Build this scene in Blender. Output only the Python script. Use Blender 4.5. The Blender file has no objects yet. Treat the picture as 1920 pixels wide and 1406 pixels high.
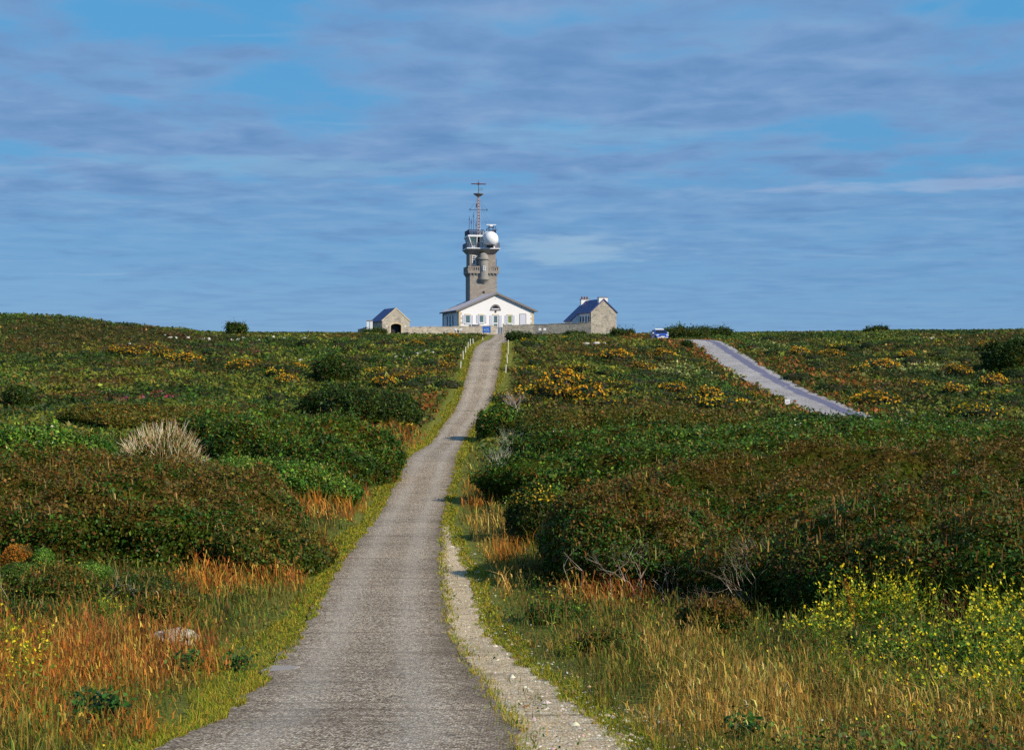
import bpy, math, random
import numpy as np
from mathutils import Vector, Matrix

SC = bpy.context.scene
COL = SC.collection
PI = math.pi
rad = math.radians
rnd = random.Random(7)
RNG = np.random.default_rng(7)

# ------------------------------------------------------------------ camera, sky, sun, exposure
FOC, CX, HY = 2700.0, 960.0, 665.0            # focal length in photo pixels, picture centre, eye-level row
cam_d = bpy.data.cameras.new('camera')
cam = bpy.data.objects.new('camera', cam_d)
COL.objects.link(cam)
cam.location = (0, 0, 0)
cam.rotation_euler = (PI / 2, 0, 0)
cam_d.sensor_width = 36.0
cam_d.lens = 36.0 * FOC / 1920
cam_d.shift_y = -(703 - HY) / 1920
cam_d.clip_start = 0.1
cam_d.clip_end = 5000
SC.camera = cam

SUN_AZ, SUN_EL = rad(56), rad(33)             # azimuth from behind the camera (-Y) towards +X
sun_dir = Vector((math.cos(SUN_EL) * math.sin(SUN_AZ), -math.cos(SUN_EL) * math.cos(SUN_AZ), math.sin(SUN_EL)))
sd = bpy.data.lights.new('sun', 'SUN')
sd.energy = 5.0
sd.angle = rad(0.53)
sd.color = (1.0, 0.91, 0.77)
sun = bpy.data.objects.new('sun', sd)
COL.objects.link(sun)
sun.rotation_euler = sun_dir.to_track_quat('Z', 'Y').to_euler()
sun.location = (40, -40, 60)

SC.view_settings.view_transform = 'Standard'
SC.view_settings.look = 'None'
SC.view_settings.gamma = 1
SC.view_settings.exposure = 0
SC.view_settings.use_curve_mapping = False
SC.cycles.max_bounces = 5
SC.cycles.diffuse_bounces = 3
SC.cycles.glossy_bounces = 2
SC.cycles.transmission_bounces = 3
SC.cycles.use_denoising = False


def lin(r, g, b):
    def f(c):
        c /= 255.0
        return c / 12.92 if c <= 0.04045 else ((c + 0.055) / 1.055) ** 2.4
    return (f(r), f(g), f(b))


class NT:
    """small helper round a node tree"""
    def __init__(s, tree):
        s.t = tree
        s.n = tree.nodes
        s.l = tree.links

    def add(s, typ, **kw):
        n = s.n.new(typ)
        for k, v in kw.items():
            if k in n.inputs.keys():
                s.put(n.inputs[k], v)
            else:
                setattr(n, k, v)
        return n

    def put(s, sock, v):
        if isinstance(v, bpy.types.NodeSocket):
            s.l.new(v, sock)
        else:
            if isinstance(v, (tuple, list)) and len(v) == 3 and sock.type == 'RGBA':
                v = (*v, 1)
            sock.default_value = v

    def math(s, op, a, b=0.0, clamp=False):
        n = s.n.new('ShaderNodeMath')
        n.operation = op
        n.use_clamp = clamp
        s.put(n.inputs[0], a)
        s.put(n.inputs[1], b)
        return n.outputs[0]

    def ramp(s, fac, stops, interp='LINEAR'):
        n = s.n.new('ShaderNodeValToRGB')
        n.color_ramp.interpolation = interp
        e = n.color_ramp.elements
        while len(e) < len(stops):
            e.new(0.5)
        for i, (p, c) in enumerate(stops):
            e[i].position = p
            e[i].color = (*c, 1) if len(c) == 3 else c
        s.put(n.inputs[0], fac)
        return n.outputs[0]

    def mix(s, fac, a, b, mode='MIX'):
        n = s.n.new('ShaderNodeMix')
        n.data_type = 'RGBA'
        n.blend_type = mode
        n.clamp_factor = True
        s.put(n.inputs[0], fac)
        s.put(n.inputs[6], a)
        s.put(n.inputs[7], b)
        return n.outputs[2]

    def noise(s, vec, scale, detail=4, rough=0.55, out='Fac', dist=0.0):
        n = s.n.new('ShaderNodeTexNoise')
        s.put(n.inputs['Scale'], scale)
        s.put(n.inputs['Detail'], detail)
        s.put(n.inputs['Roughness'], rough)
        s.put(n.inputs['Distortion'], dist)
        if vec is not None:
            s.l.new(vec, n.inputs['Vector'])
        return n.outputs[out]

    def mapping(s, vec, scale=(1, 1, 1), loc=(0, 0, 0), rot=(0, 0, 0)):
        n = s.n.new('ShaderNodeMapping')
        n.inputs['Scale'].default_value = scale
        n.inputs['Location'].default_value = loc
        n.inputs['Rotation'].default_value = rot
        s.l.new(vec, n.inputs['Vector'])
        return n.outputs[0]


# --- world: Nishita sky with layered altocumulus
world = bpy.data.worlds.new('World')
SC.world = world
world.use_nodes = True
w = NT(world.node_tree)
w.n.clear()
sky = w.add('ShaderNodeTexSky')
sky.sky_type = 'NISHITA'
sky.sun_disc = False
sky.sun_elevation = SUN_EL
sky.sun_rotation = PI - SUN_AZ
sky.altitude = 60
sky.air_density = 1.0
sky.dust_density = 0.0
sky.ozone_density = 3.0
SKY_S = 0.075
gen = w.add('ShaderNodeTexCoord').outputs['Generated']
sep = w.add('ShaderNodeSeparateXYZ')
w.l.new(gen, sep.inputs[0])
zc = w.math('ADD', w.math('MAXIMUM', sep.outputs[2], 0.0), 0.055)
px_ = w.math('DIVIDE', sep.outputs[0], zc)
py_ = w.math('DIVIDE', sep.outputs[1], zc)
cv = w.add('ShaderNodeCombineXYZ')
w.l.new(px_, cv.inputs[0])
w.l.new(py_, cv.inputs[1])
cloudv = cv.outputs[0]
n1 = w.noise(w.mapping(cloudv, (1.5, 1.4, 1), (3.1, 1.7, 0), (0, 0, 0.10)), 1.0, 7, 0.52, dist=0.3)
n2 = w.noise(w.mapping(cloudv, (0.28, 0.34, 1), (9.2, 4.0, 0)), 1.0, 3, 0.5)
n3 = w.noise(w.mapping(cloudv, (3.8, 3.6, 1), (1.2, 7.3, 0), (0, 0, 0.15)), 1.0, 6, 0.55, dist=0.25)
dens = w.math('ADD', w.math('MULTIPLY', n1, 0.56), w.math('ADD', w.math('MULTIPLY', n2, 0.28), w.math('MULTIPLY', n3, 0.24)))
cloud = w.ramp(dens, [(0.465, (0, 0, 0)), (0.585, (1, 1, 1))], 'EASE')
# clouds thin into an even veil near the skyline
low = w.ramp(sep.outputs[2], [(0.0, (0.25, 0.25, 0.25)), (0.06, (0.55, 0.55, 0.55)), (0.12, (1, 1, 1))])
nb = w.noise(w.mapping(gen, (7, 1, 42), (2, 0, 5)), 1.0, 6, 0.55)
veil = w.ramp(w.math('ADD', sep.outputs[2], w.math('MULTIPLY', w.math('SUBTRACT', nb, 0.5), 0.075)), [(0.0, (0.1, 0.1, 0.1)), (0.05, (0.26, 0.26, 0.26)), (0.085, (0.62, 0.62, 0.62)), (0.112, (0.95, 0.95, 0.95)), (0.124, (0, 0, 0))], 'LINEAR')
cloud = w.math('MAXIMUM', w.math('MULTIPLY', cloud, low), w.math('MULTIPLY', veil, w.math('ADD', w.math('MULTIPLY', n2, 0.8), 0.45)))
lit = w.ramp(w.math('ADD', w.math('MULTIPLY', n3, 0.6), w.math('MULTIPLY', n1, 0.4)), [(0.36, lin(144, 173, 209)), (0.50, lin(121, 156, 201)), (0.64, lin(103, 142, 190))])
thin = w.noise(w.mapping(cloudv, (0.5, 2.2, 1), (5.5, 2.9, 0), (0, 0, 0.2)), 1.0, 6, 0.6)
wisp = w.ramp(thin, [(0.60, (0, 0, 0)), (0.74, (1, 1, 1))], 'EASE')
skyc = w.mix(1.0, sky.outputs[0], (SKY_S, SKY_S, SKY_S), 'MULTIPLY')
blue = w.ramp(sep.outputs[2], [(0.0, lin(100, 159, 212)), (0.12, lin(90, 161, 214)), (0.26, lin(80, 164, 220)), (1.0, lin(48, 104, 178))])
skyc = w.mix(0.82, skyc, blue)
c1 = w.mix(w.math('MULTIPLY', wisp, 0.42), skyc, lin(168, 190, 218))
c2 = w.mix(w.math('MULTIPLY', cloud, 0.88), c1, lit)
# two pale streaks of thinner, brighter cloud


def streak(base, cx_, cz_, rx_, rz_, amt, col_):
    ex = w.math('DIVIDE', w.math('SUBTRACT', w.math('DIVIDE', sep.outputs[0], w.math('MAXIMUM', sep.outputs[1], 0.2)), cx_), rx_)
    ez = w.math('DIVIDE', w.math('SUBTRACT', sep.outputs[2], cz_), rz_)
    r2_ = w.math('ADD', w.math('MULTIPLY', ex, ex), w.math('MULTIPLY', ez, ez))
    body = w.math('ADD', w.math('SUBTRACT', 1.0, r2_), w.math('MULTIPLY', w.math('SUBTRACT', w.noise(w.mapping(gen, (26, 1, 190), (cx_ * 40, 0, 3)), 1.0, 6, 0.6), 0.5), 2.4))
    ahead = w.math('GREATER_THAN', sep.outputs[1], 0.2)
    f_ = w.math('MULTIPLY', w.math('MULTIPLY', w.ramp(body, [(0.15, (0, 0, 0)), (1.1, (1, 1, 1))], 'EASE'), ahead), amt)
    return w.mix(f_, base, col_)


c2 = streak(c2, 0.040, 0.073, 0.075, 0.014, 0.62, lin(156, 190, 216))
c2 = streak(c2, 0.30, 0.112, 0.16, 0.006, 0.45, lin(168, 186, 216))
c2 = streak(c2, -0.17, 0.128, 0.16, 0.010, 0.40, lin(136, 182, 214))
c2 = streak(c2, 0.05, 0.150, 0.12, 0.010, 0.35, lin(134, 184, 218))
bg = w.add('ShaderNodeBackground')
w.l.new(c2, bg.inputs[0])
bg.inputs[1].default_value = 1.0
wo = w.add('ShaderNodeOutputWorld')
w.l.new(bg.outputs[0], wo.inputs[0])


# ------------------------------------------------------------------ helpers: objects
def tag(o, label=None, cat=None, group=None, kind=None):
    if label: o['label'] = label
    if cat: o['category'] = cat
    if group: o['group'] = group
    if kind: o['kind'] = kind
    return o


def empty(name, loc=(0, 0, 0), rz=0.0):
    o = bpy.data.objects.new(name, None)
    COL.objects.link(o)
    o.location = loc
    o.rotation_euler = (0, 0, rz)
    o.empty_display_size = 0.2
    return o


def copy_tree(o, parent=None):
    c = o.copy()
    COL.objects.link(c)
    c.parent = parent
    for ch in list(o.children):
        copy_tree(ch, c)
    return c


class MB:
    """collects faces for ONE mesh object"""
    def __init__(s):
        s.v, s.f = [], []

    def poly(s, pts):
        i = len(s.v)
        s.v += [tuple(p) for p in pts]
        s.f.append(tuple(range(i, i + len(pts))))

    def box(s, x0, x1, y0, y1, z0, z1):
        i = len(s.v)
        s.v += [(x0, y0, z0), (x1, y0, z0), (x1, y1, z0), (x0, y1, z0), (x0, y0, z1), (x1, y0, z1), (x1, y1, z1), (x0, y1, z1)]
        s.f += [tuple(i + k for k in q) for q in ((0, 3, 2, 1), (4, 5, 6, 7), (0, 1, 5, 4), (1, 2, 6, 5), (2, 3, 7, 6), (3, 0, 4, 7))]
        return s

    def hexa(s, lo, hi):
        """two matching polygons joined into a closed solid"""
        n = len(lo)
        i = len(s.v)
        s.v += [tuple(p) for p in lo] + [tuple(p) for p in hi]
        s.f.append(tuple(i + k for k in reversed(range(n))))
        s.f.append(tuple(i + n + k for k in range(n)))
        for k in range(n):
            a, b = k, (k + 1) % n
            s.f.append((i + a, i + b, i + n + b, i + n + a))
        return s

    def extrude_y(s, pts, y0, y1):
        """(x,z) outline, anticlockwise seen from the front, from y0 (front) back to y1"""
        return s.hexa([(x, y1, z) for x, z in pts][::-1], [(x, y0, z) for x, z in pts][::-1]) if False else s.hexa([(x, y0, z) for x, z in pts][::-1], [(x, y1, z) for x, z in pts][::-1])

    def tube(s, pts, r, n=6, r1=None):
        pts = [Vector(p) for p in pts]
        r1 = r if r1 is None else r1
        base = len(s.v)
        m = len(pts)
        for k, p in enumerate(pts):
            t = (pts[min(k + 1, m - 1)] - pts[max(k - 1, 0)]).normalized()
            u = t.orthogonal().normalized() if abs(t.z) > 0.95 else t.cross(Vector((0, 0, 1))).normalized()
            vv = t.cross(u)
            rr = r + (r1 - r) * k / max(1, m - 1)
            for j in range(n):
                a = 2 * PI * j / n
                s.v.append(tuple(p + u * math.cos(a) * rr + vv * math.sin(a) * rr))
        for k in range(m - 1):
            for j in range(n):
                a, b = base + k * n + j, base + k * n + (j + 1) % n
                s.f.append((a, b, b + n, a + n))
        s.f.append(tuple(base + j for j in reversed(range(n))))
        s.f.append(tuple(base + (m - 1) * n + j for j in range(n)))
        return s

    def lathe(s, prof, n=24, cx=0, cy=0, a0=0.0, a1=2 * PI):
        base = len(s.v)
        full = abs(a1 - a0 - 2 * PI) < 1e-6
        cols = n if full else n + 1
        for r, z in prof:
            for j in range(cols):
                a = a0 + (a1 - a0) * j / n
                s.v.append((cx + r * math.cos(a), cy + r * math.sin(a), z))
        for k in range(len(prof) - 1):
            for j in range(n):
                a = base + k * cols + j
                b = base + k * cols + (j + 1) % cols
                s.f.append((a, b, b + cols, a + cols))
        return s

    def build(s, name, mat, parent=None, smooth=False, bevel=0):
        me = bpy.data.meshes.new(name)
        me.from_pydata(s.v, [], s.f)
        me.materials.append(mat)
        if smooth:
            me.polygons.foreach_set('use_smooth', [True] * len(me.polygons))
        me.update()
        o = bpy.data.objects.new(name, me)
        COL.objects.link(o)
        o.parent = parent
        if bevel:
            b = o.modifiers.new('bevel', 'BEVEL')
            b.width = bevel
            b.segments = 2
            b.limit_method = 'ANGLE'
        return o


def np_mesh(name, V, quads=None, tris=None, C=None, mat=None, parent=None, smooth=False):
    me = bpy.data.meshes.new(name)
    V = np.asarray(V, np.float32)
    q = np.zeros((0, 4), np.int32) if quads is None else np.asarray(quads, np.int32)
    t = np.zeros((0, 3), np.int32) if tris is None else np.asarray(tris, np.int32)
    me.vertices.add(len(V))
    me.vertices.foreach_set('co', V.ravel())
    me.loops.add(q.size + t.size)
    me.loops.foreach_set('vertex_index', np.concatenate([q.ravel(), t.ravel()]))
    me.polygons.add(len(q) + len(t))
    me.polygons.foreach_set('loop_start', np.concatenate([np.arange(len(q)) * 4, q.size + np.arange(len(t)) * 3]).astype(np.int32))
    if smooth:
        me.polygons.foreach_set('use_smooth', np.ones(len(q) + len(t), bool))
    me.update(calc_edges=True)
    if C is not None:
        ca = me.color_attributes.new('Col', 'FLOAT_COLOR', 'POINT')
        C4 = np.ones((len(V), 4), np.float32)
        C4[:, :3] = C
        ca.data.foreach_set('color', C4.ravel())
    if mat: me.materials.append(mat)
    o = bpy.data.objects.new(name, me)
    COL.objects.link(o)
    o.parent = parent
    return o


# ------------------------------------------------------------------ helpers: noise
def _hash(ix, iy, seed):
    h = (ix.astype(np.int64) * 374761393 + iy.astype(np.int64) * 668265263 + seed * 974634777) & 0xffffffff
    h = ((h ^ (h >> 13)) * 1274126177) & 0xffffffff
    return ((h ^ (h >> 16)) & 0xffff) / 65535.0


def vnoise(x, y, seed=0):
    x = np.asarray(x, float); y = np.asarray(y, float)
    ix, iy = np.floor(x), np.floor(y)
    fx, fy = x - ix, y - iy
    fx = fx * fx * (3 - 2 * fx); fy = fy * fy * (3 - 2 * fy)
    a = _hash(ix, iy, seed); b = _hash(ix + 1, iy, seed)
    c = _hash(ix, iy + 1, seed); d = _hash(ix + 1, iy + 1, seed)
    return (a * (1 - fx) + b * fx) * (1 - fy) + (c * (1 - fx) + d * fx) * fy


def fbm(x, y, seed=0, octv=4):
    s, a, t = 0, 0.5, 0
    for k in range(octv):
        s = s + a * vnoise(np.asarray(x) * 2 ** k + 13.7 * k, np.asarray(y) * 2 ** k - 7.1 * k, seed + k)
        t += a
        a *= 0.5
    return s / t


def sstep(a, b, x):
    t = np.clip((x - a) / (b - a), 0, 1)
    return t * t * (3 - 2 * t)


# ------------------------------------------------------------------ terrain
def W(px, py, d):
    return ((px - CX) / FOC * d, d, (HY - py) / FOC * d)


# path: (distance, left edge, right edge, row) read off the photograph
PATH = [(11, 272, 975, 1406), (14, 408, 950, 1340), (19, 505, 882, 1250), (24, 566, 845, 1180), (31, 607, 831, 1100), (38, 645, 830, 1045), (45, 680, 829, 1000),
        (55, 716, 838, 950), (64, 744, 850, 900), (73, 764, 859, 858), (86, 806, 872, 830), (95, 822, 884, 806), (106, 855, 918, 762),
        (119, 874, 936, 702), (130, 884, 942, 664), (138, 891, 943, 650), (160, 906, 949, 641), (187, 920, 956, 635), (205, 925, 953, 630), (218, 929, 949, 626.5)]
_pd = np.array([p[0] for p in PATH], float)
_pl = np.array([(p[1] - CX) / FOC * p[0] for p in PATH])
_pr = np.array([(p[2] - CX) / FOC * p[0] for p in PATH])
_pz = np.array([(HY - p[3]) / FOC * p[0] for p in PATH])
# the path goes on under the photographer's feet
_pd = np.concatenate([[-30, -15, 0, 5], _pd])
_pl = np.concatenate([[-4.0, -3.6, -2.9, -2.75], _pl])
_pr = np.concatenate([[-1.0, -0.6, 0.1, 0.12], _pr])
_pz = np.concatenate([[-0.2, -0.75, -1.62, -2.2], _pz])


def smooth_interp(xs, ys):
    """monotone cubic through the points, then evaluated by table"""
    h = np.diff(xs); dl = np.diff(ys) / h
    m = np.zeros(len(xs)); m[0], m[-1] = dl[0], dl[-1]
    for i in range(1, len(xs) - 1):
        if dl[i - 1] * dl[i] <= 0:
            m[i] = 0
        else:
            w1, w2 = 2 * h[i] + h[i - 1], h[i] + 2 * h[i - 1]
            m[i] = (w1 + w2) / (w1 / dl[i - 1] + w2 / dl[i])
    def f(x):
        x = np.clip(np.asarray(x, float), xs[0], xs[-1])
        i = np.clip(np.searchsorted(xs, x) - 1, 0, len(xs) - 2)
        t = (x - xs[i]) / h[i]
        return ((1 + 2 * t) * (1 - t) ** 2 * ys[i] + t * (1 - t) ** 2 * h[i] * m[i] + t * t * (3 - 2 * t) * ys[i + 1] + t * t * (t - 1) * h[i] * m[i + 1])
    return f


path_l, path_r, path_z = smooth_interp(_pd, _pl), smooth_interp(_pd, _pr), smooth_interp(_pd, _pz)
path_c = lambda y: (path_l(y) + path_r(y)) / 2
path_hw = lambda y: (path_r(y) - path_l(y)) / 2

# the road on the far slope: right edge (column, row, distance)
ROAD = [(2300, 870, 88), (1900, 838, 92), (1745, 812, 97), (1637, 780, 104), (1575, 755, 112), (1511, 729, 122), (1440, 691, 136), (1392, 662, 151), (1352, 640, 166),
        (1302, 637, 174), (1264, 638, 181), (1216, 637, 190), (1150, 634, 200)]
_rp = [Vector(W(*r)) for r in ROAD]


def catmull(pts, n):
    out = []
    P = [pts[0] * 2 - pts[1]] + list(pts) + [pts[-1] * 2 - pts[-2]]
    for i in range(1, len(P) - 2):
        for k in range(n):
            t = k / n
            a, b, c, d = P[i - 1], P[i], P[i + 1], P[i + 2]
            out.append(0.5 * ((2 * b) + (c - a) * t + (2 * a - 5 * b + 4 * c - d) * t * t + (3 * b - a - 3 * c + d) * t ** 3))
    out.append(P[-2])
    return out


ROAD_W = 3.9
_re = catmull(_rp, 8)
_rc = []
for i, p in enumerate(_re):
    t = (_re[min(i + 1, len(_re) - 1)] - _re[max(i - 1, 0)])
    t.z = 0
    t.normalize()
    nrm = Vector((-t.y, t.x, 0))                     # towards the left of travel (up the hill)
    _rc.append((p + nrm * ROAD_W / 2, nrm))
ROADC = np.array([tuple(p) for p, n in _rc])

CT = [(-200, 1330, 14), (150, 1325, 14.5), (250, 1210, 19.5), (-200, 1200, 20), (300, 1125, 26), (0, 1105, 27), (-300, 1090, 28), (350, 1035, 36), (0, 1020, 37),
      (-400, 1000, 38), (500, 945, 50), (200, 920, 52), (-100, 905, 52), (-500, 890, 55), (600, 890, 64), (300, 870, 64), (0, 855, 66), (600, 820, 82), (300, 805, 82),
      (0, 800, 82), (-500, 790, 82), (600, 768, 97), (300, 762, 97), (0, 757, 97), (-400, 750, 97), (750, 702, 121), (500, 698, 121), (200, 695, 121), (-100, 690, 120),
      (-600, 680, 120), (800, 655, 145), (500, 652, 148), (200, 648, 146), (0, 640, 142), (-400, 625, 140), (800, 630, 192), (670, 630, 192), (560, 631, 190),
      (480, 631, 186), (340, 624, 181), (270, 617, 176), (200, 606, 171), (130, 597, 167), (45, 589, 163), (-100, 592, 163), (-500, 590, 165),
      (1150, 1385, 12), (1700, 1390, 12), (1200, 1270, 17), (1700, 1265, 17), (2200, 1260, 17), (1250, 1185, 23), (1700, 1180, 23), (1200, 1110, 31), (1600, 1100, 31),
      (2100, 1090, 31), (1100, 1020, 43), (1500, 1000, 43), (2000, 990, 43), (1000, 920, 60), (1400, 905, 60), (1900, 890, 60), (2400, 880, 60), (1000, 840, 80),
      (1300, 832, 80), (1600, 820, 84), (1900, 815, 84), (1050, 772, 97), (1250, 768, 100), (1850, 765, 105), (2300, 760, 105), (1050, 705, 122), (1250, 705, 125),
      (1700, 712, 128), (1950, 700, 130), (2400, 690, 130), (1050, 654, 150), (1200, 652, 155), (1500, 664, 150), (1750, 647, 160), (2000, 640, 160), (2400, 632, 160),
      (1000, 628, 192), (1120, 625, 195), (1430, 629, 190), (1640, 625, 195), (1920, 621, 195), (2400, 617, 195)]
_cp = [W(*c) for c in CT]
for d in (11, 19, 31, 45, 60, 73, 86, 100, 119, 138, 160, 187, 205):
    _cp.append((float(path_c(d)), d, float(path_z(d))))
_cp += [tuple(ROADC[i]) for i in range(0, len(ROADC), 6)]
for xx in (-40, -20, -8, 0, 8, 16, 24):
    _cp.append((xx, 224, 3.25))
    _cp.append((xx, 262, 3.3))
for xx in (-230, -110, 0, 110, 230):
    _cp += [(xx, 330, 0.0), (xx * 1.6, 520, -14.0), (xx * 1.3, 260, 3.0 if abs(xx) < 150 else 2.5)]
_cp += [(0, 0, -1.66), (8, 0, -1.9), (-9, 0, -1.9), (0, -30, -0.3), (20, -25, -0.6), (-22, -25, -0.6), (45, 5, -3.6), (-45, 5, -3.6), (80, 40, -4.2), (-80, 40, -4.2),
        (5, 5, -2.25), (-8, 6, -2.35), (14, 8, -2.7)]
_cp = np.array(_cp, float)


def warp(x, y):
    q = np.maximum(np.asarray(y, float) + 60, 20)
    return 100 * np.asarray(x, float) / q, 100 * np.log(q / 60)


def _kern(r2):
    return np.where(r2 > 1e-9, r2 * np.log(np.maximum(r2, 1e-9)) * 0.5, 0.0)


_ca, _cb = warp(_cp[:, 0], _cp[:, 1])
_N = len(_cp)
_A = np.zeros((_N + 3, _N + 3))
_A[:_N, :_N] = _kern((_ca[:, None] - _ca) ** 2 + (_cb[:, None] - _cb) ** 2) + np.eye(_N) * 25.0
_A[:_N, _N] = _A[_N, :_N] = 1
_A[:_N, _N + 1] = _A[_N + 1, :_N] = _ca
_A[:_N, _N + 2] = _A[_N + 2, :_N] = _cb
_wt = np.linalg.solve(_A, np.concatenate([_cp[:, 2], [0, 0, 0]]))


def tps(x, y):
    a, b = warp(x, y)
    sh = a.shape
    a, b = a.ravel(), b.ravel()
    out = np.empty(len(a))
    for i in range(0, len(a), 20000):
        A, B = a[i:i + 20000, None], b[i:i + 20000, None]
        out[i:i + 20000] = _kern((A - _ca) ** 2 + (B - _cb) ** 2) @ _wt[:_N] + _wt[_N] + _wt[_N + 1] * A[:, 0] + _wt[_N + 2] * B[:, 0]
    return out.reshape(sh)


def road_dist(x, y):
    """distance to the road's centre line, its height there"""
    x = np.asarray(x, float); y = np.asarray(y, float)
    best = np.full(x.shape, 1e9); hz = np.zeros(x.shape)
    for i in range(len(ROADC) - 1):
        a, b = ROADC[i], ROADC[i + 1]
        dx, dy = b[0] - a[0], b[1] - a[1]
        t = np.clip(((x - a[0]) * dx + (y - a[1]) * dy) / (dx * dx + dy * dy), 0, 1)
        dd = np.hypot(x - a[0] - t * dx, y - a[1] - t * dy)
        m = dd < best
        best = np.where(m, dd, best)
        hz = np.where(m, a[2] + t * (b[2] - a[2]), hz)
    return best, hz


rows = np.unique(np.concatenate([np.arange(-30, 4, 1.5), np.arange(4, 40, 0.4), np.arange(40, 110, 0.7), np.arange(110, 226, 1.0), np.arange(226, 300, 4), np.arange(300, 620, 16)]))
_h = np.concatenate([np.arange(0, 4, 0.2), np.arange(4, 12, 0.4), np.arange(12, 40, 0.7), np.arange(40, 90, 1.4), np.arange(90, 200, 6), np.arange(200, 420, 22)])
cols = np.unique(np.concatenate([-_h, _h]))
pc_rows = np.where(rows < 218, path_c(rows), path_c(218))
GX = pc_rows[:, None] + cols[None, :]
GY = np.repeat(rows[:, None], len(cols), 1)
GZ = tps(GX, GY)
lump = (fbm(GX / 5, GY / 7, 3) - 0.5) * 1.0 + (fbm(GX / 1.7, GY / 2.2, 11, 3) - 0.5) * 0.5
lump *= (0.12 + 0.88 * sstep(75, 110, GY)) * (1 - sstep(198, 216, GY))
GZ = GZ + lump
# level shelves for the path and the road
hw = path_hw(GY)
s_ = np.abs(GX - path_c(GY))
k = 1 - sstep(hw + 0.35, hw + 2.6, s_)
k *= (GY < 222)
GZ = GZ * (1 - k) + (path_z(GY) - 0.05) * k
rdist, rz = road_dist(GX, GY)
kr = 1 - sstep(ROAD_W / 2 + 1.3, ROAD_W / 2 + 4.5, rdist)
GZ = GZ * (1 - kr) + (rz - 0.09) * kr


def ground(x, y):
    x = np.asarray(x, float); y = np.asarray(y, float)
    i = np.clip(np.searchsorted(rows, y) - 1, 0, len(rows) - 2)
    ty = np.clip((y - rows[i]) / (rows[i + 1] - rows[i]), 0, 1)
    xc = pc_rows[i] * (1 - ty) + pc_rows[i + 1] * ty
    s = x - xc
    j = np.clip(np.searchsorted(cols, s) - 1, 0, len(cols) - 2)
    tx = np.clip((s - cols[j]) / (cols[j + 1] - cols[j]), 0, 1)
    return (GZ[i, j] * (1 - tx) + GZ[i, j + 1] * tx) * (1 - ty) + (GZ[i + 1, j] * (1 - tx) + GZ[i + 1, j + 1] * tx) * ty


_ys = np.concatenate([np.arange(8, 60, 0.2), np.arange(60, 230, 0.5)])


def hit(px, py):
    """where the line of sight through a photo point meets the ground"""
    z = ground((px - CX) / FOC * _ys, _ys)
    row = HY - z / _ys * FOC
    m = np.nonzero(row <= py)[0]
    y = _ys[m[0]] if len(m) else _ys[np.argmin(row)]
    x = (px - CX) / FOC * y
    return x, float(y), float(ground(x, y))


# ------------------------------------------------------------------ materials
MATS = {}


def new_mat(name):
    m = bpy.data.materials.new(name)
    m.use_nodes = True
    t = NT(m.node_tree)
    t.n.clear()
    out = t.add('ShaderNodeOutputMaterial')
    b = t.add('ShaderNodeBsdfPrincipled')
    t.l.new(b.outputs[0], out.inputs[0])
    MATS[name] = m
    return m, t, b, out


def plain(name, c, rough=0.6, metal=0.0, spec=0.4, var=0.12, scale=3.0):
    m, t, b, out = new_mat(name)
    co = t.add('ShaderNodeTexCoord').outputs['Object']
    n = t.noise(co, scale, 5, 0.6)
    f = t.math('ADD', t.math('MULTIPLY', n, 2 * var), 1 - var)
    t.put(b.inputs['Base Color'], t.mix(1.0, c, f, 'MULTIPLY'))
    b.inputs['Roughness'].default_value = rough
    b.inputs['Metallic'].default_value = metal
    b.inputs['Specular IOR Level'].default_value = spec
    return m


def stone(name, cells, mortar, scale=2.6, zs=1.7, bump=0.25):
    """rubble masonry: irregular stones with pale joints"""
    m, t, b, out = new_mat(name)
    co = t.add('ShaderNodeTexCoord').outputs['Object']
    wob = t.noise(co, 1.5, 2, 0.5, 'Color')
    v = t.mapping(co, (1, 1, zs))
    vm = t.add('ShaderNodeVectorMath', operation='ADD')
    t.l.new(v, vm.inputs[0])
    sc = t.add('ShaderNodeVectorMath', operation='SCALE')
    t.l.new(wob, sc.inputs[0])
    sc.inputs['Scale'].default_value = 0.25
    t.l.new(sc.outputs[0], vm.inputs[1])
    vo = t.add('ShaderNodeTexVoronoi', Scale=scale)
    t.l.new(vm.outputs[0], vo.inputs['Vector'])
    ve = t.add('ShaderNodeTexVoronoi', feature='DISTANCE_TO_EDGE', Scale=scale)
    t.l.new(vm.outputs[0], ve.inputs['Vector'])
    rs = t.add('ShaderNodeSeparateColor')
    t.l.new(vo.outputs['Color'], rs.inputs[0])
    c = t.ramp(rs.outputs[0], [(i / max(1, len(cells) - 1), cc) for i, cc in enumerate(cells)])
    big = t.noise(co, 0.35, 4, 0.6)
    c = t.mix(t.math('MULTIPLY', big, 0.45), c, mortar)
    j = t.ramp(ve.outputs['Distance'], [(0.02, (1, 1, 1)), (0.09, (0, 0, 0))])
    c = t.mix(t.math('MULTIPLY', j, 0.75), c, mortar)
    fine = t.noise(co, 14, 4, 0.6)
    c = t.mix(1.0, c, t.math('ADD', t.math('MULTIPLY', fine, 0.6), 0.7), 'MULTIPLY')
    t.put(b.inputs['Base Color'], c)
    b.inputs['Roughness'].default_value = 0.9
    b.inputs['Specular IOR Level'].default_value = 0.2
    bp = t.add('ShaderNodeBump', Strength=bump, Distance=0.05)
    t.l.new(t.math('SUBTRACT', fine, t.math('MULTIPLY', j, 1.0)), bp.inputs['Height'])
    t.l.new(bp.outputs[0], b.inputs['Normal'])
    return m


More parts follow.
